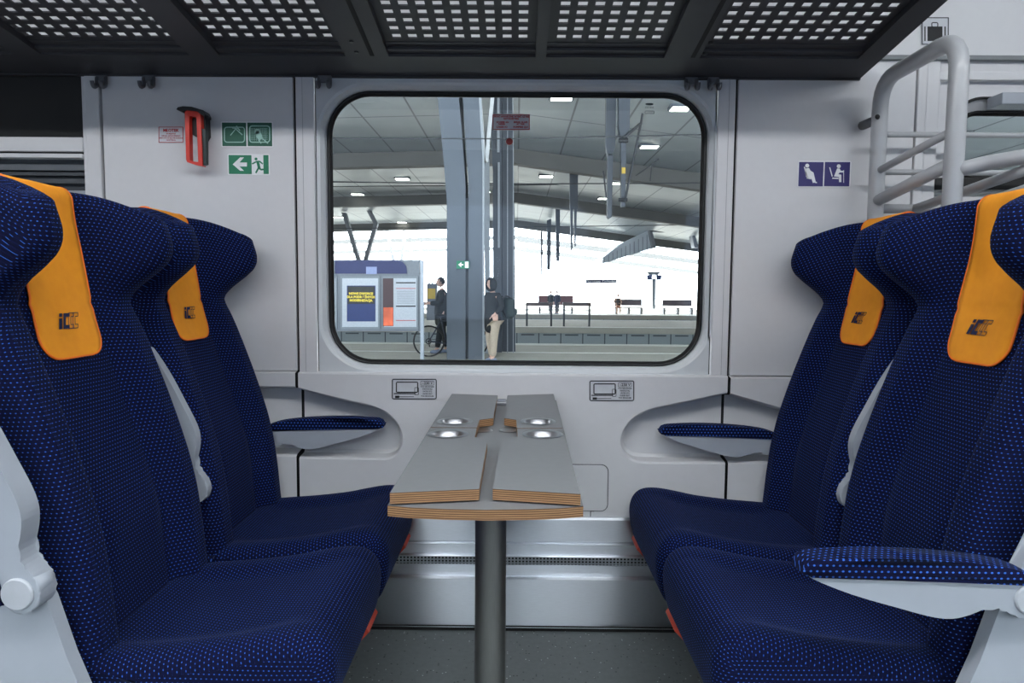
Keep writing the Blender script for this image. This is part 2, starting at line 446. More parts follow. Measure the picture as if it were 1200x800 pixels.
# access hatch right of the table
bm = bmesh.new()
hx0, hx1, hz0, hz1 = P(640, 570, YL).x, P(712, 570, YL).x, P(680, 598, YL).z, P(680, 544.5, YL).z
loft(bm, [rrect(hx0, hx1, hz0, hz1, .022, YL - .0005), rrect(hx0 + .001, hx1 - .001, hz0 + .001, hz1 - .001, .021, YL - .0045),
          rrect(hx0 + .005, hx1 - .005, hz0 + .005, hz1 - .005, .018, YL - .005)], capb=True)
obj('access_hatch', bm, M_WALL, WB)
bm = bmesh.new(); loft(bm, [rrect(hx0 - .0025, hx1 + .0025, hz0 - .0025, hz1 + .0025, .024, YL - .0004), rrect(hx0, hx1, hz0, hz1, .022, YL - .0006)])
obj('hatch_seam', bm, mat('seam_grey', (60, 64, 70), .7), WB)
bm = bmesh.new(); hx = P(692, 602, YL).x; box(bm, hx - .0012, hx + .0012, YL - .001, YL + .001, zbt, hz0); box(bm, hx, P(694, 597, YL).x + .006, YL - .001, YL + .001, hz0 - .003, hz0)
obj('hatch_seam', bm, M_GAP, WB)
# far corner parts of the wall, above the end of the rack and outside the pillars
bm = bmesh.new()
zz = P(1100, 67).z
prism(bm, [(uR1 - .6, .0, zz), (uR1 - .6, .012, zz + .3), (XR, .012, zz + .3), (XR, .0, zz)], (0, .02, 0))
obj('cove_panel', bm, M_WALL, WB)
bm = bmesh.new(); box(bm, P(1000, 67).x, XR, -.018, .0, P(1100, 72).z, P(1100, 66.5).z, .002); obj('cove_trim', bm, mat('trim_grey', (120, 124, 126), .5), WB)
bm = bmesh.new(); box(bm, P(1099, 100).x, XR, .0, .04, 0.3, P(1140, 185).z - .12)
obj('end_panel', bm, M_WALL, WB)
bm = bmesh.new(); box(bm, P(1099, 100).x, XR, -.004, .04, P(1140, 94).z, P(1140, 84).z, .002)
box(bm, P(1099, 100).x, XR, .002, .04, P(1140, 84).z, P(1140, 67).z)
obj('transom', bm, M_WALL, WB)
bm = bmesh.new(); box(bm, XL, P(100, 300).x, -.002, .04, -.02, P(50, 300).z, .002); box(bm, XL, P(97, 100).x, .0, .03, P(50, 86).z, 2.1)
obj('end_panel', bm, M_WALL, WB)
bm = bmesh.new(); box(bm, P(97.5, 150).x, P(102, 150).x, -.002, .02, .3, 2.05, .001); obj('pillar_edge', bm, M_WALL, WB)
bm = bmesh.new(); box(bm, XL, XR, .045, .06, -.05, zbt); box(bm, xa - .3, xb + .3, .012, .06, ztop, 2.2); box(bm, XL, P(600, 60).x * 0 - .7, .03, .06, ztop, 2.2)
obj('outer_skin', bm, M_WALL, WB)

# window_1: gasket and pane
def window(name, g, y0, r=.138, pane=True, extra=None):
    w = thing(name, (0, 0, 0), None, None, world=False, kind='structure')
    bm = bmesh.new()
    loft(bm, [rrect(g[0] - .001, g[1] + .001, g[2] - .001, g[3] + .001, r, y0, 12), rrect(g[0], g[1], g[2], g[3], r, y0 - .012, 12),
              rrect(g[0] + .004, g[1] - .004, g[2] + .004, g[3] - .004, r - .004, y0 - .015, 12), rrect(g[0] + .008, g[1] - .008, g[2] + .008, g[3] - .008, r - .008, y0 - .006, 12),
              rrect(g[0] + .014, g[1] - .014, g[2] + .014, g[3] - .014, r - .014, y0 + .002, 12)])
    obj('gasket', bm, M_GASKET, w, smooth=True)
    bm = bmesh.new(); bm.faces.new([bm.verts.new(p) for p in rrect(g[0] + .006, g[1] - .006, g[2] + .006, g[3] - .006, r - .006, y0 + .001, 12)])
    obj('pane', bm, M_GLASS, w)
    return w
window('window_1', gw, .048)
# window_3 at the right edge
g3 = (P(1127, 180).x, 3.0, P(1150, 207).z, P(1150, 126).z)
w3 = window('window_3', g3, .05, .07)
bm = bmesh.new()
ox = [Vector((P(1099.5, 150).x, .02, P(1150, 225).z)), Vector((XR, .02, P(1150, 225).z)), Vector((XR, .02, P(1150, 94).z)), Vector((P(1099.5, 150).x, .02, P(1150, 94).z))]
hl = rrect(g3[0] - .03, g3[1] + .03, g3[2] - .03, g3[3] + .032, .1, .02, 12)
flat(bm, ox, [hl]); loft(bm, [hl, rrect(g3[0] - .026, g3[1] + .026, g3[2] - .026, g3[3] + .026, .096, .03, 12), rrect(g3[0], g3[1], g3[2], g3[3], .07, .05, 12)])
obj('window_frame', bm, M_WALL, w3)
bm = bmesh.new(); tube(bm, rrect(g3[0] - .03, g3[1] + .03, g3[2] - .03, g3[3] + .034, .1, .018, 12), .0045, 8, closed=True); obj('frame_seal', bm, M_GASKET, w3, smooth=True)
bm = bmesh.new(); box(bm, P(1094, 215).x, XR, -.01, .02, P(1150, 223).z, P(1150, 209).z, .002); obj('sill_seal', bm, M_GASKET, w3)
bm = bmesh.new(); box(bm, P(1169, 118, -.03).x, XR, -.05, .02, P(1180, 124, -.03).z, P(1180, 110, -.03).z, .003); obj('blind_housing', bm, M_SHELL, w3)
# window_2 at the left edge: dark blind, transom, vent slats
w2 = thing('window_2', (0, 0, 0), None, None, world=False, kind='structure')
x2 = P(96.5, 150).x
zs = lambda y: P(50, y).z
bm = bmesh.new(); box(bm, XL, x2, .012, .02, zs(162), zs(80)); obj('blind', bm, mat('blind_black', (34, 34, 34), .7), w2)
bm = bmesh.new(); box(bm, XL, x2 + .003, -.008, .02, zs(178), zs(161), .003); box(bm, XL, x2 + .003, -.012, .02, zs(185.5), zs(180.5), .002); obj('transom', bm, M_WALL, w2)
bm = bmesh.new(); box(bm, XL, x2 + .003, .0, .02, zs(181), zs(177.5)); obj('seam', bm, M_GAP, w2)
bm = bmesh.new(); box(bm, XL, x2 + .002, .03, .036, zs(230), zs(184)); obj('backing', bm, mat('vent_dark', (46, 52, 58), .5), w2)
for i, (a, b, c) in enumerate(((199, 192, 88), (205, 201, 60), (214, 208, 60), (229, 222, 150))):
    bm = bmesh.new(); box(bm, XL, x2 + .002, .008 + .003 * i, .03, zs(a), zs(b), .001); obj('slat', bm, mat('slat_%d' % c, (c, c + 5, c + 10), .45), w2)
bm = bmesh.new(); box(bm, XL, x2 + .002, 0.004, .035, 1.2, zs(229), .001); obj('lower_frame', bm, M_WALL, w2)
# opposite side wall with its own windows
WF = thing('wall_front', (0, 0, 0), None, None, world=False, kind='structure')
bm = bmesh.new(); holes = []
fws = ((-2.75, -1.45, .85, 1.72), (-.75, .55, .85, 1.72), (1.25, 2.55, .85, 1.72))
for g in fws: holes.append(rrect(*g, .12, YF, 8))
flat(bm, [Vector((XL, YF, -.05)), Vector((XR, YF, -.05)), Vector((XR, YF, 2.3)), Vector((XL, YF, 2.3))], holes)
for h in holes: loft(bm, [h, [v + Vector((0, -.06, 0)) for v in h]])
obj('panel', bm, mat('far_wall_grey', (48, 51, 62), .6), WF)
for i, h in enumerate(holes):
    w = thing('window_%d' % (4 + i), (0, 0, 0), None, None, world=False, kind='structure')
    bm = bmesh.new(); bm.faces.new([bm.verts.new(v + Vector((0, -.04, 0))) for v in h]); obj('pane', bm, M_GLASS, w)
    bm = bmesh.new(); tube(bm, [v + Vector((0, -.03, 0)) for v in h], .012, 8, closed=True); obj('gasket', bm, M_GASKET, w)

# stainless heater cover below the panel
prof = [(604.5, .0), (605.5, -.030), (608.5, -.036), (611, -.036), (634, -.036), (635, -.030), (636.5, -.030), (637.5, -.044), (649, -.044), (650.5, -.052), (652, -.054)]
prof2 = [(661, -.054), (662, -.050), (674.5, -.050), (676, -.062), (678.5, -.068), (680, -.068), (734, -.068), (736, -.076), (739, -.082), (741, -.083), (747.5, -.083)]
HC = thing('heater_cover', (0, -.04, 0), 'brushed stainless steel heating duct cover running along the floor under the window wall', 'heating cover')
def steel(name, pr, m, extra=None):
    bm = bmesh.new(); pts = [(y, at(600, p, y).z) for p, y in pr]
    pts = [(y, z) for y, z in pts]
    if extra: pts = extra(pts)
    loft(bm, [[(x, y, z) for y, z in pts] for x in (XL + .05, 1.045)], closed=False)
    return obj(name, bm, m, HC)
steel('upper_casing', prof, M_STEEL, lambda p: [(-.019, p[1][1])] + p[1:])
steel('perforated_strip', [(652, -.054), (661, -.054)], perforated_metal())
steel('lower_casing', prof2, M_STEEL, lambda p: p[:-1] + [(p[-1][0], .012)])
bm = bmesh.new(); box(bm, XL + .05, 1.045, -.084, -.02, 0, .010); obj('floor_seal', bm, M_GAP, HC)

# ------------------------------------------------------------------ coach ceiling lamps
for x0, x1 in ((-3.2, -1.1), (-1.05, 1.05), (1.1, 3.2)):
    t = thing('ceiling_light', ((x0 + x1) / 2, -1.9, 2.375), 'long white strip lamp along the aisle ceiling above the camera', 'lamp', 'aisle ceiling lamps')
    LY = -1.9; LZ = 2.375
    bm = bmesh.new(); box(bm, x0, x1, LY - .09, LY + .09, LZ + .004, LZ + .03, .004); obj('housing', bm, M_CEIL, t)
    bm = bmesh.new(); box(bm, x0 + .01, x1 - .01, LY - .065, LY + .065, LZ - .02, LZ + .005, .003)
    obj('diffuser', bm, mat('lamp_diffuser', (249, 251, 255), .5, emit=LAMP_E), t)

# ------------------------------------------------------------------ overhead luggage rack
RS = .14; RZ0 = at(600, 91, -.002).z
def rz(y): return RZ0 + RS * (-y)
def atr(px, py):
    """point where the ray meets the rack underside"""
    d = ray(px, py); k = (RZ0 - CAM.z + RS * (-CAM.y)) / (d.z + RS * d.y)
    return CAM + d * k
RK = thing('luggage_rack', (0, 0, RZ0), 'dark grey overhead luggage rack with square perforated panels above the window', 'luggage rack')
RY1 = -.60
xe = atr(1008, 92).x; RXL = -2.3
def rbox(bm, x0, x1, y0, y1, h0, h1):
    """box following the rack slope: y0 nearer the wall (larger), h above underside"""
    vs = [bm.verts.new((x, y, rz(y) + h)) for x in (x0, x1) for y in (y0, y1) for h in (h0, h1)]
    for f in [(0, 1, 3, 2), (4, 6, 7, 5), (0, 4, 5, 1), (2, 3, 7, 6), (0, 2, 6, 4), (1, 5, 7, 3)]: bm.faces.new([vs[i] for i in f])
ya, yb, yc = atr(600, 67).y, atr(600, 62).y, atr(600, 57).y
bm = bmesh.new(); rbox(bm, RXL, xe, .0, ya, 0, .035); rbox(bm, RXL, xe, -.0, -.012, -.004, .0); rbox(bm, RXL, xe, ya, yb, .008, .03); rbox(bm, RXL, xe, yb, yc, .016, .03)
obj('wall_rail', bm, M_RACK, RK)
bm = bmesh.new(); rbox(bm, RXL, xe, RY1 + .03, RY1, -.004, .045); tube(bm, [(RXL, RY1, rz(RY1) + .03), (xe, RY1, rz(RY1) + .03)], .022, 12)
obj('front_rail', bm, M_RACK, RK)
def rx(px, py=57): return atr(px, py).x
bars = [(rx(15) - .02, rx(38)), (rx(214), rx(250)), (rx(400), rx(452)), (rx(628), rx(641)), (rx(783), rx(826)), (rx(1018), xe)]
bars = [(rx(-170), rx(-140))] + bars
for i, (a, b) in enumerate(bars):
    bm = bmesh.new(); rbox(bm, a, b, ya + .002, RY1 + .01, .0 if b - a > .03 else .004, .034); obj('cross_bar', bm, M_RACK, RK)
# black slots beside the panels, with bolts
for i, (sa, sb) in enumerate(((435, 440), (809, 814))):
    x0, x1 = rx(sa, 68), rx(sb, 68)
    bm = bmesh.new(); rbox(bm, x0, x1, atr(600, 66).y, RY1 + .05, -.0012, .001); obj('slot', bm, M_GAP, RK)
    for yy in (-.16, -.22):
        bm = bmesh.new(); xm = x0 + (-.035 if i == 0 else .035)
        lathe(bm, [(.0001, -.003), (.006, -.003), (.007, 0), (.007, .004)], xm, yy, 12, rz(yy)); obj('bolt', bm, M_BLK, RK)
def rack_hole_sheet(x0, x1):
    px_, py_ = .0443, .0412; hx_, hy_ = .0245, .0225
    y0 = yc + .004; y1 = RY1 + .02
    n = max(1, int(round((x1 - x0 - .012) / px_))); m0 = (x1 - x0 - (n - 1) * px_ - hx_) / 2
    xs = [x0]
    for i in range(n): xs += [x0 + m0 + i * px_, x0 + m0 + i * px_ + hx_]
    xs.append(x1)
    ys = [y0]; yy = atr(600, 61.5).y
    while yy - hy_ > y1: ys += [yy, yy - hy_]; yy -= py_
    ys.append(y1)
    bm = bmesh.new()
    vt = [[bm.verts.new((x, y, rz(y) + .018)) for y in ys] for x in xs]
    vb = [[bm.verts.new((x, y, rz(y) + .022)) for y in ys] for x in xs]
    hole = lambda i, j: i % 2 == 1 and j % 2 == 1 and 0 < i < len(xs) - 2 + 1 and 0 < j < len(ys) - 1
    for i in range(len(xs) - 1):
        for j in range(len(ys) - 1):
            if i % 2 == 1 and j % 2 == 1:
                for (a, b) in (((i, j), (i + 1, j)), ((i + 1, j), (i + 1, j + 1)), ((i + 1, j + 1), (i, j + 1)), ((i, j + 1), (i, j))):
                    bm.faces.new((vt[a[0]][a[1]], vt[b[0]][b[1]], vb[b[0]][b[1]], vb[a[0]][a[1]]))
            else:
                for v in (vt, vb): bm.faces.new((v[i][j], v[i + 1][j], v[i + 1][j + 1], v[i][j + 1]))
    obj('perforated_panel', bm, M_RACKD, RK)
for (a, b), (c, d) in zip(bars, bars[1:]): rack_hole_sheet(b, c)
# brackets on the wall carrying the rack above
for x in (bars[2][0] + .01, bars[4][0], bars[5][0] + .02):
    bm = bmesh.new(); prism(bm, [(x, -.002, RZ0 + .03), (x, -.08, rz(-.08) + .03), (x, -.06, rz(-.06) + .045), (x, -.002, RZ0 + .07)], (.02, 0, 0)); obj('bracket', bm, M_RACK, RK)

# coat hooks under the rack
hooks = [((112, 122), 'coat hook pair under the rack, leftmost, beside the dark blind'), ((167, 178), 'coat hook pair under the rack, left of the red hammer holder'),
         ((373, 386), 'coat hook pair under the rack at the left top corner of the window'), ((807, 820), 'first coat hook pair at the right top corner of the window'), ((833, 846), 'coat hook pair on the right pillar strip beside the window')]
for (a, b), lab in hooks:
    p = P(a, 92, -.02); q = P(b, 92, -.02)
    if a == 807: p, q = P(805, 94, -.02), P(817, 94, -.02)
    if a == 833: p, q = P(832, 94, -.02), P(842, 94, -.02)
    t = thing('coat_hook', ((p.x + q.x) / 2, -.01, p.z - .02), 'small grey ' + lab, 'hook', 'coat hooks under the luggage rack')
    MH = mat('hook_grey', (96, 98, 102), .45)
    bm = bmesh.new(); box(bm, p.x - .004, q.x + .004, -.014, -.0065, p.z - .01, p.z + .012, .002); obj('hook_plate', bm, MH, t)
    for c in (p, q):
        bm = bmesh.new()
        pts = round_path([(c.x, -.012, c.z + .005), (c.x, -.014, c.z - .022), (c.x, -.034, c.z - .030), (c.x, -.040, c.z - .012)], .012, 4)
        tube(bm, pts, .0062, 8); obj('prong', bm, MH, t, smooth=True)

# ------------------------------------------------------------------ seats
XC_T = [(.30, -.235), (.42, -.248), (.55, -.262), (.65, -.278), (.74, -.305), (.84, -.338), (.92, -.366), (.99, -.384), (1.08, -.403), (1.2, -.420), (1.30, -.430)]
BO_T = [(.30, .040), (.55, .046), (.75, .050), (.88, .050), (.98, .042), (1.05, .022), (1.09, .012)]
WI_T = [(1.045, .0), (1.07, .022), (1.10, .070), (1.135, .112), (1.165, .132), (1.195, .142), (1.22, .143), (1.245, .138), (1.27, .134), (1.29, .132)]
HW = .229; ZT = 1.287; RT = .027
def xc(z): return smooth_tab(XC_T, z, .05)
def foff(y, z):
    t = abs(y) / HW
    b = smooth_tab(BO_T, z, .03) * sstep(.50, .72, t) + smooth_tab(WI_T, z, .018) * sstep(.42, .80, t)
    b -= .004 * math.exp(-((abs(y) - .112) / .004) ** 2) * sstep(1.1, 1.02, z)     # stitched seams
    b -= .003 * math.exp(-((z - 1.045) / .006) ** 2)                                # neck seam
    b += .012 * math.exp(-((z - .60) / .09) ** 2) * (1 - sstep(.3, .6, t))          # lumbar bulge
    return b
def ring(z, zz=None, inset=0):
    w = HW - .006 * math.exp(-((z - 1.06) / .03) ** 2); r = .030
    pts = []
    n = 44
    for i in range(n + 1):
        y = -(w - r) + 2 * (w - r) * i / n
        pts.append((xc(z) + foff(y, z), y))
    xf = xc(z) + foff(w - r, z)
    for k in range(1, 8):
        a = k / 7 * PI / 2; pts.append((xf - r + r * math.cos(a), w - r + r * math.sin(a)))
    xbk = xc(z) - (.085 if z < .9 else .085 - .03 * sstep(.9, 1.15, z))
    for k in range(1, 5): pts.append((xf - r + (xbk + .02 - xf + r) * k / 4, w))
    for k in range(1, 5):
        a = k / 4 * PI / 2; pts.append((xbk + .02 - .02 * math.sin(a), w - .02 + .02 * math.cos(a)))
    half = pts[n + 1:]
    for k in range(1, 10): pts.append((xbk, (w - .02) * (1 - 2 * k / 10)))
    pts += [(x, -y) for x, y in half[::-1]]
    fr_ = [max(0, min(1, (p[0] - xc(z)) / .14)) ** 1.6 for p in pts]; ya_ = [abs(p[1]) / HW for p in pts]
    if inset:
        m = len(pts); out = []
        for i in range(m):
            a = pts[i - 1]; b = pts[(i + 1) % m]; tx, ty = b[0] - a[0], b[1] - a[1]; L = math.hypot(tx, ty) or 1
            out.append((pts[i][0] - ty / L * inset * 1, pts[i][1] + tx / L * inset))
        # orientation check: inset must shrink
        if max(p[1] for p in out) > max(p[1] for p in pts): out = [(2 * p[0] - q[0], 2 * p[1] - q[1]) for p, q in zip(pts, out)]
        pts = [(x - inset * 1.5 * max(0, min(1, (q[0] - xc(z)) / .14)), y) for (x, y), q in zip(out, pts)]
    zz = z if zz is None else zz
    return [Vector((x, y, zz - .030 * f_ * sstep(1.03, 1.287, zz) - .014 * a_ ** 3 * sstep(1.1, 1.28, zz))) for (x, y), f_, a_ in zip(pts, fr_, ya_)]
def build_backrest(parent):
    bm = bmesh.new(); loops = []; z = .31
    while z < ZT - RT: loops.append(ring(z)); z += .0125
    for k in range(0, 8):
        a = k / 7 * PI / 2 * .97
        loops.append(ring(ZT - RT, ZT - RT + RT * math.sin(a), RT * (1 - math.cos(a)) + 1e-5))
    vs = loft(bm, loops)
    # close the top as a strip along the ring centre
    top = vs[-1]; m = len(top); front = top[:45]; rest = top[45:]
    # simple fan of quads between front and back halves
    back = rest[::-1]
    A = front; Bk = [top[0]] + rest[::-1] + [top[44]]; i = j = 0
    while i < len(A) - 1 or j < len(Bk) - 1:
        if j < len(Bk) - 1 and (i == len(A) - 1 or Bk[j + 1].co.y <= A[i + 1].co.y + 1e-6): tri = (A[i], Bk[j], Bk[j + 1]); j += 1
        else: tri = (A[i], Bk[j], A[i + 1]); i += 1
        if len(set(tri)) == 3:
            try: bm.faces.new(tri)
            except ValueError: pass
    bm.faces.new(vs[0][::-1])
    per = {}
    for r_i, lp in enumerate(vs):
        acc = 0
        for i, v in enumerate(lp):
            if i: acc += (v.co - lp[i - 1].co).length
            per[v] = [acc, 0]
        for i, v in enumerate(lp):
            per[v][1] = (per[vs[r_i - 1][i]][1] + (v.co - vs[r_i - 1][i].co).length) if r_i else 0
        mid = per[lp[22]][0]
        for v in lp: per[v][0] -= mid
    set_uv(bm, lambda v: tuple(per[v]))
    return obj('backrest', bm, FAB, parent, smooth=True)
def build_cushion(parent):
    prof = [(-.255, .395), (-.25, .418), (-.20, .424), (-.10, .432), (0, .444), (.06, .456), (.115, .466), (.155, .467), (.183, .458), (.203, .435), (.211, .40), (.206, .35), (.192, .305), (.172, .283), (.14, .277), (0, .277), (-.2, .277), (-.255, .30)]
    # densify and smooth
    P2 = []
    m = len(prof)
    for i in range(m):
        p0, p1, p2, p3 = prof[i - 1], prof[i], prof[(i + 1) % m], prof[(i + 2) % m]
        for k in range(4):
            t = k / 4
            f = lambda a, b, c, d: .5 * (2 * b + (c - a) * t + (2 * a - 5 * b + 4 * c - d) * t * t + (3 * b - a - 3 * c + d) * t ** 3)
            P2.append((f(p0[0], p1[0], p2[0], p3[0]), f(p0[1], p1[1], p2[1], p3[1])))
    m = len(P2); nrm = []
    for i in range(m):
        a, b = P2[i - 1], P2[(i + 1) % m]; tx, tz = b[0] - a[0], b[1] - a[1]; L = math.hypot(tx, tz)
        nrm.append((-tz / L, tx / L))
    bm = bmesh.new(); loops = []; r = .034; w = .236
    ys = []
    for k in range(9): a = k / 8 * PI / 2; ys.append((-w + r * (1 - math.sin(a)) * 1, r * (1 - math.cos(a))))
    ys = [(-w + r - r * math.cos(k / 8 * PI / 2), r * (1 - math.sin(k / 8 * PI / 2))) for k in range(9)]
    for k in range(1, 32): ys.append((-w + r + (2 * w - 2 * r) * k / 32, 0))
    ys += [(-y, i) for y, i in ys[:9][::-1]]
    for y, ins in ys:
        t = abs(y) / w; lp = []
        for (x, z), (nx, nz) in zip(P2, nrm):
            # dish of the seating area and grooves along it
            top = sstep(.40, .43, z)
            g = -.016 * (1 - sstep(.52, .80, t)) * top * sstep(.20, .06, x) * sstep(-.26, -.15, x) if top else 0
            g -= .0035 * math.exp(-((t - .66) / .018) ** 2) * top
            lp.append(Vector((x - abs(ins) * (nx if False else -nx) * -1 * 0 + 0, y, z)) + Vector((-nx * 0, 0, 0)))
            s = 1
            # inset towards the profile centre along the normal
            lp[-1] = Vector((x + INS * nx * ins, y, z + INS * nz * ins + g))
        loops.append(lp)
    vs = loft(bm, loops)
    uv = {}
    for i, lp in enumerate(vs):
        acc = 0
        for j, v in enumerate(lp):
            if j: acc += math.hypot(P2[j][0] - P2[j - 1][0], P2[j][1] - P2[j - 1][1])
            uv[v] = (ys[i][0] + (ys[i][1] * .6 * (1 if ys[i][0] > 0 else -1)), acc)
    for ends, sgn in ((vs[0], -1), (vs[-1], 1)):
        cap = [bm.verts.new(v.co.copy()) for v in ends]
        for v in cap: uv[v] = (v.co.x, v.co.z)
        inner = [bm.verts.new(Vector((-.005 + (v.co.x + .005) * .5, v.co.y + sgn * .003, .36 + (v.co.z - .36) * .5))) for v in ends]
        for v in inner: uv[v] = (v.co.x, v.co.z)
        for j in range(m): bm.faces.new((cap[j], cap[(j + 1) % m], inner[(j + 1) % m], inner[j]))
        bm.faces.new(inner)
    set_uv(bm, lambda v: uv[v])
    return obj('cushion', bm, FAB, parent, smooth=True)
# sign of the inward normal of the cushion profile (profile runs clockwise seen from +y)
INS = -1
def build_cover(parent):
    a = .090; vb, n = .938, 0
    path = []   # (x, z, arclength)
    z = vb
    while z < ZT - RT - .001: path.append((xc(z) + foff(0, z) + .004, z)); z += .012
    zt = ZT - RT; xf = xc(zt) + foff(0, zt) + .004; xbk = xc(zt) - (.085 - .03) - .004; rr = RT + .004
    for k in range(0, 9): t = k / 8 * PI / 2; path.append((xf - rr * (1 - math.cos(t)), zt + rr * math.sin(t)))
    for k in range(0, 9): t = k / 8 * PI / 2; path.append((xbk + rr * (1 - math.sin(t)), zt + rr * math.cos(t)))
    for k in range(1, 9): path.append((xbk - .0, zt - .012 * k))
    # drop duplicates
    q = [path[0]]
    for p in path[1:]:
        if math.dist(p, q[-1]) > 1e-4: q.append(p)
    path = q; acc = 0; loops = []; border = ([], [])
    # extra rows at the rounded bottom
    rows = []
    for i, p in enumerate(path):
        if i: acc += math.dist(p, path[i - 1])
        rows.append((p, acc))
    fine = []
    for (p, s), (p2, s2) in zip(rows, rows[1:]):
        k = 6 if s < .05 else 1
        for j in range(k): t = j / k; fine.append(((p[0] + (p2[0] - p[0]) * t, p[1] + (p2[1] - p[1]) * t), s + (s2 - s) * t))
    fine.append(rows[-1])
    bm = bmesh.new(); rc = .045
    for p, s in fine:
        h = a if s > rc else a - rc + math.sqrt(max(0, rc * rc - (rc - s) ** 2))
        h += .004 * sstep(.30, .05, s)
        lp = []
        for i in range(13):
            y = -h + 2 * h * i / 12; ex = 0
            if p[1] < ZT - RT and p[0] > xc(min(p[1], ZT)) - .02: ex = foff(y, p[1]) - foff(0, p[1])
            elif p[0] > xc(ZT - RT) - .03: ex = (foff(y, ZT - RT) - foff(0, ZT - RT))
            lp.append(Vector((p[0] + max(0, ex) + .0015 * math.sin(y * 60 + p[1] * 30), y, p[1])))
        loops.append(lp); border[0].append(lp[0]); border[1].append(lp[-1])
    vs = loft(bm, loops, closed=False)
    o = obj('headrest_cover', bm, M_ORANGE, parent, smooth=True)
    sm = o.modifiers.new('thick', 'SOLIDIFY'); sm.thickness = .003; sm.offset = 0
    bm = bmesh.new(); tube(bm, border[0][::-1] + loops[0][1:-1] + border[1], .0026, 6)
    obj('edge_binding', bm, M_ORANGEB, o, smooth=True)
    # stitched carrier logo: i, solid C, two outlined Cs
    bm = bmesh.new(); zl = .996; sc = .031; sh = .40
    def put(poly):
        pts = []
        for u, v in poly:
            y = -.038 + (u + v * sh) * sc; z = zl + v * sc
            pts.append(bm.verts.new((xc(z) + foff(y, z) + .0085, y, z)))
        bm.faces.new(pts)
    def cpoly(u0, w, th, h=1.0):
        return [(u0, 0), (u0 + w, 0), (u0 + w, th), (u0 + th, th), (u0 + th, h - th), (u0 + w, h - th), (u0 + w, h), (u0, h)]
    put([(0, 0), (.30, 0), (.30, .68), (0, .68)]); put([(0, .78), (.30, .78), (.30, 1.0), (0, 1.0)])
    put(cpoly(.42, .62, .24))
    def outline(u0, w, th, l=.055):
        c = cpoly(u0, w, th)
        for i in range(len(c)):
            (x0, y0), (x1, y1) = c[i], c[(i + 1) % len(c)]
            dx, dy = x1 - x0, y1 - y0; L = math.hypot(dx, dy); nx, ny = -dy / L * l / 2, dx / L * l / 2
            put([(x0 + nx, y0 + ny), (x1 + nx, y1 + ny), (x1 - nx, y1 - ny), (x0 - nx, y0 - ny)])
    outline(.92, .54, .24, .05); outline(1.36, .54, .24, .05)
    obj('logo_print', bm, M_NAVY, o)
    return o
def arm_profile():
    body = [(.368, .030), (.30, .004), (.22, -.018), (.165, -.032), (.13, -.035), (.10, -.028), (.07, -.016), (.045, -.018), (.025, -.030), (0, -.036), (-.025, -.027), (-.034, -.008), (-.034, .010), (-.018, .026), (.0, .026), (.15, .031), (.30, .035), (.365, .036)]
    pad = [(.372, .034), (.384, .045), (.378, .056), (.355, .063), (.26, .067), (.15, .064), (.05, .054), (.0, .040), (-.012, .031), (-.004, .024), (.10, .027), (.25, .032)]
    return body, pad
def build_armrest(parent, ycen, w, up=False, pivot=(-.275, .583), cap=0, ls=.97):
    """cap: -1/+1 side that shows the round pivot cap"""
    body, pad = arm_profile(); px, pz = pivot
    def dense(q, n=5):
        out = []; m = len(q)
        for i in range(m):
            p0, p1, p2, p3 = q[i - 1], q[i], q[(i + 1) % m], q[(i + 2) % m]
            for k in range(n):
                t = k / n; out.append(tuple(.5 * (2 * b + (c - a) * t + (2 * a - 5 * b + 4 * c - d) * t * t + (3 * b - a - 3 * c + d) * t ** 3) for a, b, c, d in zip(p0, p1, p2, p3)))
        return out
    body = [(x * ls if x > .04 else x, z) for x, z in body]; pad = [(x * ls if x > .04 else x, z) for x, z in pad]
    body, pad = dense(body, 3), dense(pad, 4)
    a = math.radians(101) if up else 0; ca, sa = math.cos(a), math.sin(a)
    tr = lambda p, y: Vector((px + p[0] * ca - p[1] * sa, y, pz + p[0] * sa + p[1] * ca))
    bm = bmesh.new(); prism(bm, [tr(p, ycen - w * .42) for p in body], (0, w * .84, 0), bev=.004)
    o = obj('armrest', bm, M_SHELL, parent, smooth=False)
    bm = bmesh.new(); prism(bm, [tr(p, ycen - w / 2) for p in pad], (0, w, 0), bev=.005)
    bm.verts.ensure_lookup_table()
    set_uv(bm, lambda v: ((v.co.x - px) * ca + (v.co.z - pz) * sa, v.co.y * 1 + (-(v.co.x - px) * sa + (v.co.z - pz) * ca)))
    obj('pad', bm, FAB2, o, smooth=True)
    if cap:
        bm = bmesh.new(); ys_ = ycen + cap * w * .42
        prof = [(.0001, .005), (.0245, .005), (.0265, .003), (.027, -.004)]
        n = 28
        loft(bm, [[Vector((px + r * math.cos(2 * PI * k / n), ys_ + cap * h, pz + r * math.sin(2 * PI * k / n))) for k in range(n)] for r, h in prof])
        obj('pivot_cap', bm, mat('cap_grey', (176, 180, 186), .35), o, smooth=False)
        bm = bmesh.new()
        for (qx, qz, rr) in ((px + .022, pz + .012, .010),) if up else ():
            loft(bm, [[Vector((qx + r * math.cos(2 * PI * k / n), ycen + .01 + h, qz + r * math.sin(2 * PI * k / n))) for k in range(n)] for r, h in ((.0001, .012), (rr, .012), (rr + .004, .004), (rr + .006, -.03), (.0001, -.03))])
        if up: obj('stop_button', bm, M_SHELL, o, smooth=True)
        else: bm.free()
    return o
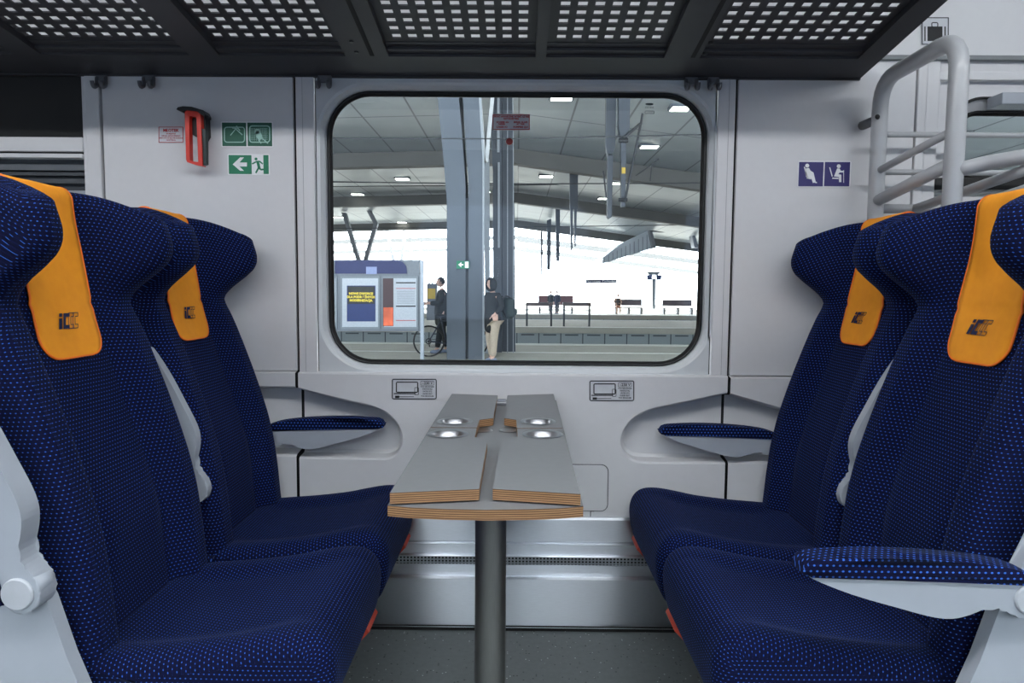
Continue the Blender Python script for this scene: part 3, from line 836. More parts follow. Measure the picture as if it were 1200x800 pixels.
def build_shell(parent, y0, w, sgn):
    """moulded side panel on the aisle side"""
    poly = [(-.10, .06), (-.135, .27), (-.195, .40), (-.218, .46), (-.248, .56), (-.268, .60), (-.30, .66), (-.325, .74), (-.365, .85), (-.392, .93), (-.41, .96), (-.45, .94), (-.43, .80), (-.405, .60), (-.39, .40), (-.36, .06)]
    bm = bmesh.new(); prism(bm, [Vector((x, y0, z)) for x, z in poly], (0, w, 0), bev=.006)
    o = obj('side_panel', bm, M_SHELL, parent)
    return o
def build_base(parent, ws):
    bm = bmesh.new(); box(bm, -.23, .13, -.20, .20, .262, .2795, .004)
    obj('seat_pan', bm, mat('pan_grey', (60, 62, 66), .5), parent)
    bm = bmesh.new(); prism(bm, [(.130, .12 * ws, .268), (.172, .12 * ws, .270), (.200, .12 * ws, .300), (.192, .12 * ws, .312), (.160, .12 * ws, .282), (.130, .12 * ws, .279)], (0, .10 * ws, 0), bev=.001)
    obj('release_tab', bm, M_REDPAN, parent)
    bm = bmesh.new()
    box(bm, -.20, .10, -.19, -.15, .20, .262, .004); box(bm, -.20, .10, .15, .19, .20, .262, .004); box(bm, -.14, -.06, -.19, .19, .20, .25, .004)
    prism(bm, [(-.16, -.03, 0), (-.04, -.03, 0), (-.06, -.03, .21), (-.14, -.03, .21)], (0, .06, 0)); box(bm, -.19, -.01, -.06, .06, 0, .012, .003)
    obj('support_frame', bm, mat('frame_grey', (70, 72, 76), .45, .6), parent)

XR0 = .02; YN, YFAR = -.785, -.285; DX = .55
spec = [('left', YN - .02, 'blue dotted train seat at the left front with its armrest folded up'),
        ('left', YFAR, 'blue dotted train seat at the left, against the window wall with its armrest lowered'),
        ('right', YN, 'blue dotted train seat at the right front with its aisle armrest lowered over the cushion'),
        ('right', YFAR, 'blue dotted train seat at the right, against the window wall, before the luggage stand')]
for side, y, lab in spec:
    sx = -1 if side == 'left' else 1
    t = thing('train_seat', (XR0 + sx * DX, y, 0), lab, 'seat', 'facing seats around the table', world=False, rz=0 if sx < 0 else PI)
    # lateral direction: local +y is towards the wall on the left, towards the aisle on the right
    ai = -1 if sx < 0 else 1           # local sign of the aisle side
    build_backrest(t); build_cushion(t); build_cover(t); build_base(t, -ai)
    if y < -.6:
        build_armrest(t, ai * .295, .052, up=(side == 'left'), cap=ai)
        build_shell(t, ai * .275 - .014, .028, ai)
    else:
        build_armrest(t, ai * .245, .030, up=True, pivot=(-.262, .585))
        build_armrest(t, -ai * .262, .046, up=False, pivot=(-.26, .605 if sx < 0 else .592), ls=.96)

# ------------------------------------------------------------------ folding table
ZF = .727
p0 = at(600, 461.2, -.03); ZF = p0.z
TH = .0185
ZB = ZF - .0215
tcx = atz(569, 590, ZB).x
TB = thing('folding_table', (-.055, -.70, 0), 'grey laminate folding table with plywood edges on one steel post under the window', 'table')
def tz(px, py, z): v = atz(px, py, z); return Vector((v.x, v.y, z))
cupc = {}
def cup_center(px, py, z): v = atz(px, py, z); return (v.x, v.y)
cups = [(525, 508.5, .036), (533, 493.8, .034), (636, 508.8, .036), (630.5, 494, .034)]
def flap(pts, cup):
    z0 = ZF - TH
    poly = [tz(a, b, ZF) for a, b in pts]
    cx, cy = cup_center(cup[0], cup[1], ZF); r = cup[2] + .003; n = 32
    hole = [Vector((cx + r * math.cos(2 * PI * k / n), cy + r * math.sin(2 * PI * k / n), ZF)) for k in range(n)]
    bm = bmesh.new()
    flat(bm, poly, [hole]); dz = Vector((0, 0, -TH)); flat(bm, [p + dz for p in poly], [[p + dz for p in hole]])
    for lp in (poly, hole):
        m = len(lp); a = [bm.verts.new(p) for p in lp]; b = [bm.verts.new(p + dz) for p in lp]
        for i in range(m): bm.faces.new((a[i], a[(i + 1) % m], b[(i + 1) % m], b[i])).material_index = 1
    bmesh.ops.remove_doubles(bm, verts=bm.verts, dist=1e-5)
    o = obj('table_leaf', bm, [M_LAM, PLY], TB)
    bm = bmesh.new(); R0 = cup[2]
    lathe(bm, [(R0 + .0115, .0005), (R0 + .010, .0018), (R0 + .002, .0016), (R0 - .001, .0), (R0 - .004, -.010), (R0 - .009, -.0165), (.0001, -.018)], cx, cy, 40, ZF)
    obj('cup_recess', bm, M_CUP, o, smooth=True)
FRL = [(529.5, 461.2), (583.2, 463), (578, 489.8), (562, 491.8), (558.9, 500.8), (504.4, 500.4)]
FRR = [(594.6, 463), (648.6, 461.4), (658.8, 501.4), (606, 501.4), (605, 491.8), (591, 489.8)]
FFL = [(504, 501), (558.7, 501.4), (556.4, 511.6), (566, 514.5), (571, 518), (561.5, 572.8), (456.8, 577.4)]
FFR = [(606.2, 502), (659, 502), (680.4, 578.8), (577.4, 572.6), (587, 518), (593, 514.2), (606.4, 511.6)]
flap(FRL, cups[1]); flap(FRR, cups[3]); flap(FFL, cups[0]); flap(FFR, cups[2])
# base plate
front = [(454.2, 592.0), (480, 594.4), (520, 596.3), (569, 597.2), (618, 596.6), (655, 595.3), (683.6, 593)]
bp_ = [tz(a, b, ZB) for a, b in front]
rear = [tz(651, 466, ZB), tz(527, 466, ZB)]
bm = bmesh.new(); prism(bm, bp_ + rear, (0, 0, -.0175), midx=1)
base = obj('table_board', bm, [M_LAM, PLY], TB)
for (px, py) in ((565.5, 504.5), (596.5, 504.5)):
    bm = bmesh.new(); cx, cy = cup_center(px, py, ZB)
    lathe(bm, [(.026, .0004), (.024, .0022), (.020, .0016), (.018, .0006), (.010, .0003), (.0001, .0003)], cx, cy, 36, ZB); obj('cup_recess', bm, M_CUP, base, smooth=True)
# hinge bracket near the wall
bm = bmesh.new(); a = tz(579, 475, ZB); b = tz(594, 475, ZB); c = tz(586, 470, ZB)
box(bm, a.x, b.x, a.y, a.y + .028, ZB, ZB + .010, .002); tube(bm, [(a.x + .003, a.y + .012, ZB + .014), (b.x - .003, a.y + .012, ZB + .014)], .005, 10)
obj('hinge_bracket', bm, M_CUP, TB)
bm = bmesh.new(); box(bm, tcx - .10, tcx + .10, at(600, 440, -.02).y - .03, -.019, ZB - .06, ZB - .0176, .003); obj('wall_bracket', bm, M_SHELL, TB)
# post
dp = 1.50; pc = at(575, 640, CAM.y + dp)
bm = bmesh.new(); rp = 37.5 / 2 * dp / F_PX
lathe(bm, [(rp, .012), (rp, ZB - .0175)], pc.x, pc.y, 40)
lathe(bm, [(.0001, .0), (rp + .035, .0), (rp + .035, .006), (rp + .004, .014), (rp, .014)], pc.x, pc.y, 40)
obj('post', bm, M_POLE, TB, smooth=True)
bm = bmesh.new(); box(bm, pc.x - .09, pc.x + .09, pc.y - .09, pc.y + .09, ZB - .0225, ZB - .0176, .001); obj('mounting_plate', bm, M_POLE, TB)

# ------------------------------------------------------------------ tubular luggage stand at the right
XS = 1.086; Yb, Yf = -.08, -.45
LS = thing('tubular_luggage_stand', (XS, -.25, 0), 'pale grey tubular steel luggage stand with shelves behind the right seats', 'luggage stand')
zt_ = at(1098, 41, Yf).z
def tb(name, pts, r, round_=0, n=14):
    bm = bmesh.new(); tube(bm, round_path(pts, round_) if round_ else pts, r, n); return obj(name, bm, M_TUBE, LS, smooth=True)
tb('hoop', [(XS, Yb, 0), (XS, Yb, zt_), (XS, Yf, zt_), (XS, Yf, 0)], .0225, .085, 18)
def zat(py, Y, px=1100): return at(px, py, Y).z
for py, r in ((158, .0085), (202, .0085), (245, .014)):
    z = zat(py, Yb); tb('back_rail', [(XS, Yb, z), (2.1, Yb, z)], r)
tb('guard_rail', [(XS, Yb, zat(201, Yb, 1023)), (XS, Yf, zat(151, Yf, 1105))], .0105)
z1a, z1b = zat(236, Yb, 1018), zat(190, Yf, 1103)
tb('shelf_side_rail', [(XS, Yb, z1a), (XS, Yf, z1b)], .017)
zf = zat(200, Yf, 1110) 
tb('shelf_front_rail', [(XS, Yf, zf), (XS + .05, Yf - .03, zf + .012), (XS + .13, -.60, zf + .018), (2.1, -.60, zf + .018)], .018, .08)
for xx in (1.203, 1.345, 1.49, 1.63, 1.8):
    tb('shelf_slat', [(xx, Yb, z1a - .022), (xx, -.60, z1a + .022)], .0135)
for zz_ in (.30, .80):
    tb('shelf_side_rail', [(XS, Yb, zz_), (XS, Yf, zz_ + .04)], .017); tb('shelf_front_rail', [(XS, Yf, zz_ + .04), (2.1, Yf, zz_ + .04)], .018)
    tb('back_rail', [(XS, Yb, zz_), (2.1, Yb, zz_)], .014)
    for xx in (1.25, 1.4, 1.55, 1.7): tb('shelf_slat', [(xx, Yb, zz_), (xx, Yf, zz_ + .04)], .0125)
tb('hoop', [(2.1, Yb, 0), (2.1, Yb, zt_), (2.1, Yf, zt_), (2.1, Yf, 0)], .0225, .10, 18)
bm = bmesh.new(); q = at(1013, 144, -.04); tube(bm, [(XS, Yb, q.z), (XS - .012, Yb + .03, q.z), (XS - .014, -.004, q.z)], .014, 12); obj('wall_stub', bm, mat('stub_grey', (110, 112, 114), .5), LS)
bm = bmesh.new(); q = at(1028, 137, Yb - .02); ellipsoid(bm, (q.x, Yb - .0215, q.z), .0075, .003, .0075); obj('hole_plug', bm, M_GAP, LS)

# ------------------------------------------------------------------ signs and stickers
def plate(parent, x0, y0, x1, y1, Y, m, r=.004, name='plate', th=.0012):
    a, b, c, d = at(x0, (y0 + y1) / 2, Y).x, at(x1, (y0 + y1) / 2, Y).x, at((x0 + x1) / 2, y1, Y).z, at((x0 + x1) / 2, y0, Y).z
    bm = bmesh.new(); loft(bm, [rrect(a, b, c, d, r, Y + th, 4), rrect(a, b, c, d, r, Y, 4)], capa=True, capb=True); return obj(name, bm, m, parent)
def glyph(name, parent, polys, Y, m, th=.0004):
    bm = bmesh.new()
    for p in polys:
        prism(bm, [at(a, b, Y) for a, b in p], (0, th, 0))
    return obj(name, bm, m, parent)
def fr(cx, cy, s=1):
    """maps zoomed crop pixels to target pixels"""
    return lambda pts: [(cx + a / s, cy + b / s) for a, b in pts]
def circ(cx, cy, r, n=14, ry=None): return [(cx + r * math.cos(2 * PI * k / n), cy + (ry or r) * math.sin(2 * PI * k / n)) for k in range(n)]
def frame_poly(x0, y0, x1, y1, t): return [[(x0, y0), (x1, y0), (x1, y0 + t), (x0, y0 + t)], [(x0, y1 - t), (x1, y1 - t), (x1, y1), (x0, y1)], [(x0, y0), (x0 + t, y0), (x0 + t, y1), (x0, y1)], [(x1 - t, y0), (x1, y0), (x1, y1), (x1 - t, y1)]]
def seg(x0, y0, x1, y1, w):
    L = math.hypot(x1 - x0, y1 - y0) or 1; nx, ny = -(y1 - y0) / L * w / 2, (x1 - x0) / L * w / 2
    return [(x0 + nx, y0 + ny), (x1 + nx, y1 + ny), (x1 - nx, y1 - ny), (x0 - nx, y0 - ny)]
def ptxt(name, s, px, py, hpx, Y, m, parent, **k):
    p = at(px, py, Y); sc = (Y - CAM.y) / F_PX
    return text_obj(name, s, hpx * sc * 1.38, m, p, parent, **k)
YW = -.0056
# green window-breaking sign
f6 = fr(160, 90, 6)
t = thing('safety_sign', P(289, 157), 'dark green double pictogram sign showing how to break the window, above the arrow sign', 'sign')
plate(t, 259, 142.5, 320, 172.3, YW, M_WHITE)
plate(t, 260.3, 143.6, 288.6, 171.2, YW - .0004, M_GREEND, .001, 'left_field', .0004); plate(t, 290, 143.6, 318.8, 171.2, YW - .0004, M_GREEND, .001, 'right_field', .0004)
mint = mat('sign_mint', (150, 190, 178), .5)
def rframe(x0, y0, x1, y1, w, r=3):
    pts = []
    for cx, cy, a in ((x1 - r, y0 + r, -90), (x1 - r, y1 - r, 0), (x0 + r, y1 - r, 90), (x0 + r, y0 + r, 180)):
        for k in range(5): tt = math.radians(a + 90 * k / 4); pts.append((cx + r * math.cos(tt), cy + r * math.sin(tt)))
    return [seg(*pts[i], *pts[(i + 1) % len(pts)], w) for i in range(len(pts))]
glyph('window_symbol', t, rframe(263, 149, 286.5, 166.5, 1.1) + rframe(292.5, 147.5, 316, 166.5, 1.3), YW - .0009, mint)
glyph('hammer_symbol', t, [seg(270, 158.5, 277, 150, .9), seg(275, 150, 284, 158, 1), seg(272, 150, 280, 151, .8), seg(277, 147.5, 281, 153, 1.3)], YW - .0013, mint)
glyph('hand_symbol', t, [circ(301.5, 154, 3.2), [(299, 154), (304, 152), (308, 161), (304, 165), (300, 160)], seg(306, 161, 314, 168, 1.3), seg(303, 164, 306, 168, 1.2)], YW - .0013, mint)
glyph('crack_symbol', t, [seg(294 + i * 2.2, 150, 294 + i * 2.2, 165, .35) for i in range(9)] + [seg(293.5, 151 + i * 2.4, 314, 151 + i * 2.4, .35) for i in range(6)], YW - .0009, mint)
# exit sign
t = thing('exit_sign', P(291, 192), 'green emergency exit sign with white arrow and running figure, below the dark green sign', 'sign')
plate(t, 266.8, 180.5, 316, 205, YW, M_WHITE)
plate(t, 268, 181.6, 294.8, 203.8, YW - .0004, M_GREEN, .001, 'arrow_field', .0004); plate(t, 308.7, 181.6, 314.8, 203.8, YW - .0004, M_GREEN, .001, 'edge_field', .0004)
glyph('arrow', t, [f6([(676, 615), (728, 566), (755, 566), (724, 602), (776, 602), (776, 630), (724, 630), (755, 660), (728, 660)])], YW - .0009, M_WHITE)
glyph('running_figure', t, [circ(300, 186.2, 1.7)] + [seg(*f6([a])[0], *f6([b])[0], w) for a, b, w in (((850, 590), (862, 640), 3.2), ((845, 595), (812, 612), 1.6), ((862, 592), (888, 612), 1.6), ((860, 636), (838, 676), 2), ((862, 636), (872, 652), 2), ((872, 652), (910, 650), 2))], YW - .0009, M_GREEN)
# hammer sticker
t = thing('hammer_notice', P(200, 158), 'small white notice with red lettering MŁOTEK left of the red hammer holder', 'sign')
plate(t, 185.3, 148, 215, 167.5, YW, M_STICK); glyph('border', t, frame_poly(185.8, 148.5, 214.6, 167, .7), YW - .0005, M_INKRED)
ptxt('lettering', 'MŁOTEK', 200.3, 152.8, 3.4, YW - .0008, M_INKRED, t, bold=.0004)
for i, (s, h) in enumerate((('WYBIJANIA', 1.6), ('OKNA AWARYJNEGO', 1.6), ('NADUŻYCIE BĘDZIE KARANE', 1.5), ('GRZYWNĄ', 1.5))):
    ptxt('lettering', s, 200.3, 156.7 + i * 2.5, h, YW - .0008, M_INKRED, t)
# indigo seat signs
t = thing('seat_sign', P(966, 203), 'indigo sign with two white seated figures on the right wall panel', 'sign')
plate(t, 935, 188.6, 997, 219.2, YW, M_WHITE)
plate(t, 936, 189.7, 964.8, 218.2, YW - .0004, M_VIOLET, .0005, 'left_field', .0004); plate(t, 966.2, 189.7, 995.8, 218.2, YW - .0004, M_VIOLET, .0005, 'right_field', .0004)
f3 = fr(800, 0, 3)
glyph('pregnant_figure', t, [f3(circ(438, 582, 7)), f3([(432, 592), (444, 590), (450, 600), (460, 606), (462, 614), (468, 640), (458, 643), (452, 625), (438, 626), (431, 610)]), f3(seg(428, 586, 436, 622, 4)), f3(seg(436, 625, 452, 628, 4)), f3(seg(464, 640, 472, 642, 4))], YW - .0009, M_WHITE)
glyph('elderly_figure', t, [f3(circ(549, 584, 7)), f3([(543, 592), (552, 592), (556, 600), (568, 600), (566, 606), (552, 606), (547, 612), (558, 614), (558, 640), (550, 640), (549, 622), (532, 620)]), f3(seg(517, 588, 526, 620, 3.5)), f3(seg(526, 626, 548, 627, 4)), f3(seg(566, 598, 566, 642, 2.2))], YW - .0009, M_WHITE)
# laptop socket signs on the lower panel
for i, (x0, y0, lab) in enumerate(((459, 443.5, 'black and white laptop charging sticker marked 230 V left of the table'), (690.5, 445.5, 'black and white laptop charging sticker marked 230 V right of the table'))):
    Yp = YL - .0013
    t = thing('socket_sign', at(x0 + 26, y0 + 12, Yp), lab, 'sign', 'laptop socket stickers')
    plate(t, x0, y0, x0 + 53, y0 + 24.5, Yp, M_STICK)
    Y2 = Yp - .0006
    g = fr(x0, y0, 1)
    L = [p for p in rframe(x0 + .8, y0 + .8, x0 + 52.2, y0 + 23.7, 1.2, 1.5)]
    glyph('border', t, L, Y2, M_INK)
    glyph('laptop_symbol', t, rframe(x0 + 5.5, y0 + 4.2, x0 + 30.5, y0 + 16, 1.3, .8) + [g(seg(2.5, 17.6, 28, 17.6, 1.2)), g(seg(4, 21.3, 26, 21.3, .7)), g([(4, 20), (9, 20), (9, 22.6), (4, 22.6)])] + rframe(x0 + 27, y0 + 10.5, x0 + 31.5, y0 + 18.8, .6, .6), Y2, M_INK)
    glyph('voltage_frame', t, rframe(x0 + 34, y0 + 3, x0 + 49.5, y0 + 7.6, .5, .6), Y2, M_INK)
    ptxt('lettering', '~230 V', x0 + 41.8, y0 + 5.4, 2.9, Y2, M_INK, t, bold=.0003, sx=1.1)
    for k, s in enumerate(('POD SIEDZENIEM', 'WEWNĄTRZ', 'UNTER SITZ', 'UNDER SEAT', 'POD SEDADLEM')):
        ptxt('lettering', s, x0 + 41.8, y0 + 9.6 + 2.75 * k, 1.8, Y2, M_INK, t, bold=.0001, sx=.82)
# sticker on the pane and red dot
YG = .048
t = thing('pane_notice', at(599, 143, YG), 'small red and white emergency window notice stuck high on the pane', 'sign')
plate(t, 577, 133.5, 621, 152.5, YG, M_STICK); glyph('border', t, frame_poly(577.4, 133.9, 620.6, 152.1, .8), YG - .0005, M_INKRED)
for (x, y, s, h) in ((599, 136.6, 'OKNO AWARYJNE WYBIĆ SZYBĘ', 2.0), (599, 139.2, 'NOTAUSSTIEG', 1.9), (589, 143.2, 'SCHEIBE AN', 1.9), (588, 145.5, 'DIESER', 1.8), (610, 143.2, 'BREAK GLASS', 1.9), (610, 145.5, 'AT THIS', 1.8), (588, 148.8, 'CASSER ICI', 1.9), (610, 148.8, 'ROMPERE QUI', 1.9)):
    ptxt('lettering', s, x, y, h, YG - .0008, M_INKRED, t, bold=.0003)
t = thing('strike_point_dot', at(597, 165.5, YG), 'dark red round dot on the pane below the emergency notice', 'sticker')
glyph('ring', t, [circ(597, 165.7, 4.6, 24)], YG, mat('dot_edge', (120, 110, 110), .5)); glyph('dot', t, [circ(597, 165.7, 4.0, 24)], YG - .0006, mat('dot_red', (122, 12, 16), .5))
t = thing('pane_stamp', at(761, 126, YG), 'tiny dark printed glazing mark in the top right of the pane', 'marking')
glyph('stamp_frame', t, rframe(756, 130, 766.5, 133, .5, .6) + [circ(761, 122, 4.8, 14, 1.3)], YG - .0003, mat('etch', (90, 96, 100), .5))
ptxt('lettering', 'E20 43R', 761, 126, 2.2, YG - .0003, MATS['etch'], t)
# luggage pictogram
Yq = -.0015
t = thing('luggage_sign', at(1096, 35, Yq), 'square sign with a black suitcase pictogram above the tubular luggage stand', 'sign')
plate(t, 1080, 20, 1112, 52.5, Yq, M_STICK); glyph('border', t, frame_poly(1080.3, 20.3, 1111.8, 52.2, 1.0), Yq - .0005, M_INK)
glyph('suitcase', t, [[(1087, 31), (1104.5, 31), (1104.5, 48), (1087, 48)], seg(1084, 31, 1084, 48, 1.4), seg(1107.5, 31, 1107.5, 48, 1.4)] + rframe(1092, 26.5, 1099, 31.5, 1.1, 1.2), Yq - .0005, M_INK)

# ------------------------------------------------------------------ emergency hammer holder
t = thing('emergency_hammer', P(232, 160), 'red hammer with black wall holder on the left wall panel', 'hammer')
YH = -.062
def pl(pts, Y): return [at(a, b, Y) for a, b in pts]
ro = [(216.3, 131), (219, 128.8), (231, 130.5), (235, 134), (237.3, 194.6), (229, 193), (219.5, 190), (218, 187)]
ri = [(221.5, 137), (223, 135.6), (229.5, 136.6), (230.3, 139), (232.2, 189.8), (226, 189), (223, 188), (222.5, 187)]
bm = bmesh.new()
for th_, pts_ in ((0, 0),):
    a0 = pl(ro, YH); b0 = pl(ri, YH); dv = Vector((0, .022, 0))
    loft(bm, [a0, b0, [v + dv for v in b0], [v + dv for v in a0], a0])
bmesh.ops.remove_doubles(bm, verts=bm.verts, dist=1e-6)
obj('red_handle', bm, M_RED, t)
bm = bmesh.new()
prism(bm, pl([(214, 131), (206.3, 128), (208, 125.4), (214, 124.2), (224, 124.8), (238, 129), (240, 133), (240, 137), (236, 134), (231, 130), (219, 128.4), (216, 129)], YH - .004), (0, .045, 0), bev=.0015)
a0 = pl([(231, 130), (238, 131.5), (240, 135), (241, 158), (238, 163), (229, 160), (222, 156), (221.5, 136)], YH + .02)
prism(bm, a0, (0, .0385, 0), bev=.002)
obj('wall_holder', bm, M_BLK, t)
bm = bmesh.new(); prism(bm, pl([(236, 150), (241, 152), (241.6, 192), (238, 193.5)], YH + .005), (0, .018, 0), bev=.001); obj('hammer_shaft', bm, mat('dark_teal', (24, 44, 42), .4), t)

# ------------------------------------------------------------------ STATION HALL outside the window
HP = 1.58; ZP = CAM.z - HP               # platform level below the eye
M_PLAT = mat('platform_paving', (176, 172, 160), .8, noise=.06, nscale=1.5)
M_PLATE = mat('platform_edge', (214, 212, 204), .8)
M_TRACK = mat('track_bed', (58, 56, 54), .95, noise=.3, nscale=6)
M_CONC = mat('concrete_grey', (88, 95, 104), .7, noise=.05, nscale=1)
M_BEAM = mat('beam_grey', (96, 96, 94), .6, noise=.05, nscale=1)
M_MAST = mat('mast_grey', (68, 74, 82), .5, noise=.05, nscale=2)
M_DARKM = mat('dark_metal', (58, 60, 64), .5, .5)
YD = lambda d: CAM.y + d
BW = block_wall()
bm = bmesh.new(); box(bm, -60, 60, 1.4, 140, ZP - 1.35, ZP - 1.25); tag(obj('track_bed', bm, M_TRACK), kind='structure')
edges = [(3.0, YD(20.4)), (YD(29.6), YD(37.5)), (YD(45), YD(53)), (YD(60), YD(75))]
for i, (a, b) in enumerate(edges):
    t = thing('platform', (0, 0, 0), None, None, world=False, kind='structure')
    bm = bmesh.new(); box(bm, -60, 60, a, b, ZP - .25, ZP); obj('paving', bm, M_PLAT, t)
    bm = bmesh.new(); box(bm, -60, 60, a + .12, b - .12, ZP - 1.3, ZP - .25); obj('block_face', bm, BW, t)
    bm = bmesh.new(); box(bm, -60, 60, a + .02, a + .5, ZP, ZP + .012); box(bm, -60, 60, b - .5, b - .02, ZP, ZP + .012)
    if i == 0: box(bm, -60, 60, YD(17.4), YD(17.55), ZP, ZP + .012)
    obj('edge_strip', bm, M_PLATE, t)
# roof: ridge over x=0, falling to the right
H1 = 5.05
def zroof(x): return CAM.z + H1 - (.125 * min(x, 30) if x > 0 else .03 * -x)
bm = bmesh.new(); y0r, y1r = -6.5, YD(53)  # unseen sides and rear edge sized to limit skylight on the near platform
xs_ = [-64 + 2 * i for i in range(65)]
loft(bm, [[(x, y, zroof(x) + h) for x in xs_] for y, h in ((y0r, .02), (y1r, .02), (y1r, .35), (y0r, .35))], closed=False)
tag(obj('hall_roof', bm, roof_panels()), kind='structure')
for d in (25, 36, 50, 64, 80):
    bm = bmesh.new()
    for (xa_, xb_) in ((-64, 0), (0, 30), (30, 64)):
        prism(bm, [(xa_, YD(d), zroof(xa_) - .02), (xb_, YD(d), zroof(xb_) - .02), (xb_, YD(d), zroof(xb_) - .52 - (.25 if d < 30 and xb_ > 0 else 0) + (.2 if d > 60 else 0)), (xa_, YD(d), zroof(xa_) - .55)], (0, .5, 0))
    tag(obj('roof_beam', bm, M_BEAM), kind='structure')
bm = bmesh.new(); box(bm, -64, 64, -12.3, -12.0, ZP - 1.3, 4.5); tag(obj('added_back_wall', bm, mat('added_wall_blue_grey', (84, 94, 112), .8)), kind='structure')  # added unseen wall behind the coach: blocks sky, returns dim bluish light
def roofpt(px, py):
    d = ray(px, py); k = 10
    for _ in range(60):
        p = CAM + d * k; k *= (zroof(p.x) - CAM.z) / max(.01, (p.z - CAM.z))
    return CAM + d * k
M_LAMP = mat('hall_lamp', (255, 252, 240), .5, emit=HALL_E)
lamps = [(658, 113.5, 24), (797, 126, 20), (761, 171, 19), (640, 206, 15), (722, 214, 11), (471.5, 209, 15), (419, 227, 13), (397, 254, 11), (471, 260, 10), (706, 232, 9), (808, 263, 10), (570, 224, 8)]
for px, py, w in lamps:
    p = roofpt(px, py); dd = p.y - CAM.y; W_ = w * dd / F_PX
    t = thing('hall_lamp', (p.x, p.y, p.z - .05), 'bright flat lamp recessed in the station hall roof seen through the window', 'lamp', 'hall roof lamps')
    bm = bmesh.new(); box(bm, p.x - W_ / 2 - .05, p.x + W_ / 2 + .05, p.y - .22, p.y + .22, p.z - .03, p.z + .04); obj('lamp_housing', bm, M_CONC, t)
    bm = bmesh.new(); box(bm, p.x - W_ / 2, p.x + W_ / 2, p.y - .18, p.y + .18, p.z - .05, p.z - .02); obj('lamp_lens', bm, M_LAMP, t)

def px_prism(bm, poly, d, depth): prism(bm, [at(a, b, YD(d)) for a, b in poly], (0, depth, 0))
# great near column
t = thing('hall_column', at(544, 425, YD(15.6)), 'massive blue-grey tapering column on the platform hiding the cyclist', 'column')
bm = bmesh.new(); px_prism(bm, [(523.5, 426), (523.5, 235), (520, 190), (511, 96), (536, 96), (541, 150), (545.5, 215), (545.5, 426)], 15.6, .8); obj('shaft', bm, M_CONC, t)
bm = bmesh.new(); px_prism(bm, [(549, 426), (549, 215), (541, 96), (562, 96), (565.5, 200), (565.5, 426)], 15.6, .8); obj('shaft', bm, M_CONC, t)
bm = bmesh.new(); px_prism(bm, [(545, 426), (545, 232), (549.5, 232), (549.5, 426)], 15.75, .6); obj('web', bm, M_MAST, t)
bm = bmesh.new(); px_prism(bm, [(565.4, 426), (565.4, 185), (560, 96), (563, 96), (567.4, 180), (567.4, 426)], 15.58, .1); obj('edge_strip', bm, mat('strip_pale', (150, 155, 160), .5), t)
bm = bmesh.new(); px_prism(bm, [(544.8, 215), (541, 96), (535.5, 96), (541, 160)], 15.9, .3); obj('web', bm, M_DARKM, t)
t = thing('exit_sign', at(543, 310, YD(15.5)), 'small green exit sign with arrow fixed to the great column outside', 'sign')
bm = bmesh.new(); px_prism(bm, [(535, 305.5), (550, 305.5), (550, 314.8), (535, 314.8)], 15.52, .06); obj('plate', bm, M_GREEN, t)
glyph('arrow', t, [[(537, 310), (540.5, 307), (540.5, 309.3), (543, 309.3), (543, 310.8), (540.5, 310.8), (540.5, 313)]], YD(15.5), M_WHITE, .01)
glyph('door_symbol', t, [[(544.8, 306.5), (549, 306.5), (549, 313.8), (544.8, 313.8)]], YD(15.5), M_WHITE, .01)
t = thing('hall_column', at(592, 360, YD(17.4)), 'tall dark column with pale service strips just right of the great column', 'column')
bm = bmesh.new(); px_prism(bm, [(578, 416), (577.5, 200), (573, 96), (588, 96), (588, 416)], 17.4, .6); px_prism(bm, [(588.5, 416), (588.5, 96), (600, 96), (603, 260), (604, 416)], 17.6, .6); obj('shaft', bm, M_MAST, t)
bm = bmesh.new()
for a in (594.3, 601): px_prism(bm, [(a, 416), (a, 96), (a + .9, 96), (a + .9, 416)], 17.3, .05)
px_prism(bm, [(582.6, 178), (582.6, 108), (585.4, 108), (585.4, 178)], 17.3, .05); px_prism(bm, [(583.4, 290), (583.4, 190), (585.6, 190), (585.6, 290)], 17.3, .05)
obj('service_strip', bm, mat('strip_pale', (210, 214, 216), .5), t)
t = thing('roof_strut', at(572, 185, YD(17)), 'pair of pale struts meeting in a V at the head of the great column', 'strut')
bm = bmesh.new(); px_prism(bm, [(576.5, 96), (580.5, 96), (572, 190), (567.5, 190)], 17, .15); obj('strut', bm, M_WHITE, t)
bm = bmesh.new(); px_prism(bm, [(559.8, 96), (563.2, 96), (569.5, 190), (566.5, 190)], 17, .15); obj('strut', bm, M_WHITE, t)
bm = bmesh.new(); px_prism(bm, [(567, 186), (573.4, 186), (574.5, 419), (568.5, 419)], 17.1, .15); obj('post', bm, mat('strip_pale', (210, 214, 216)), t)
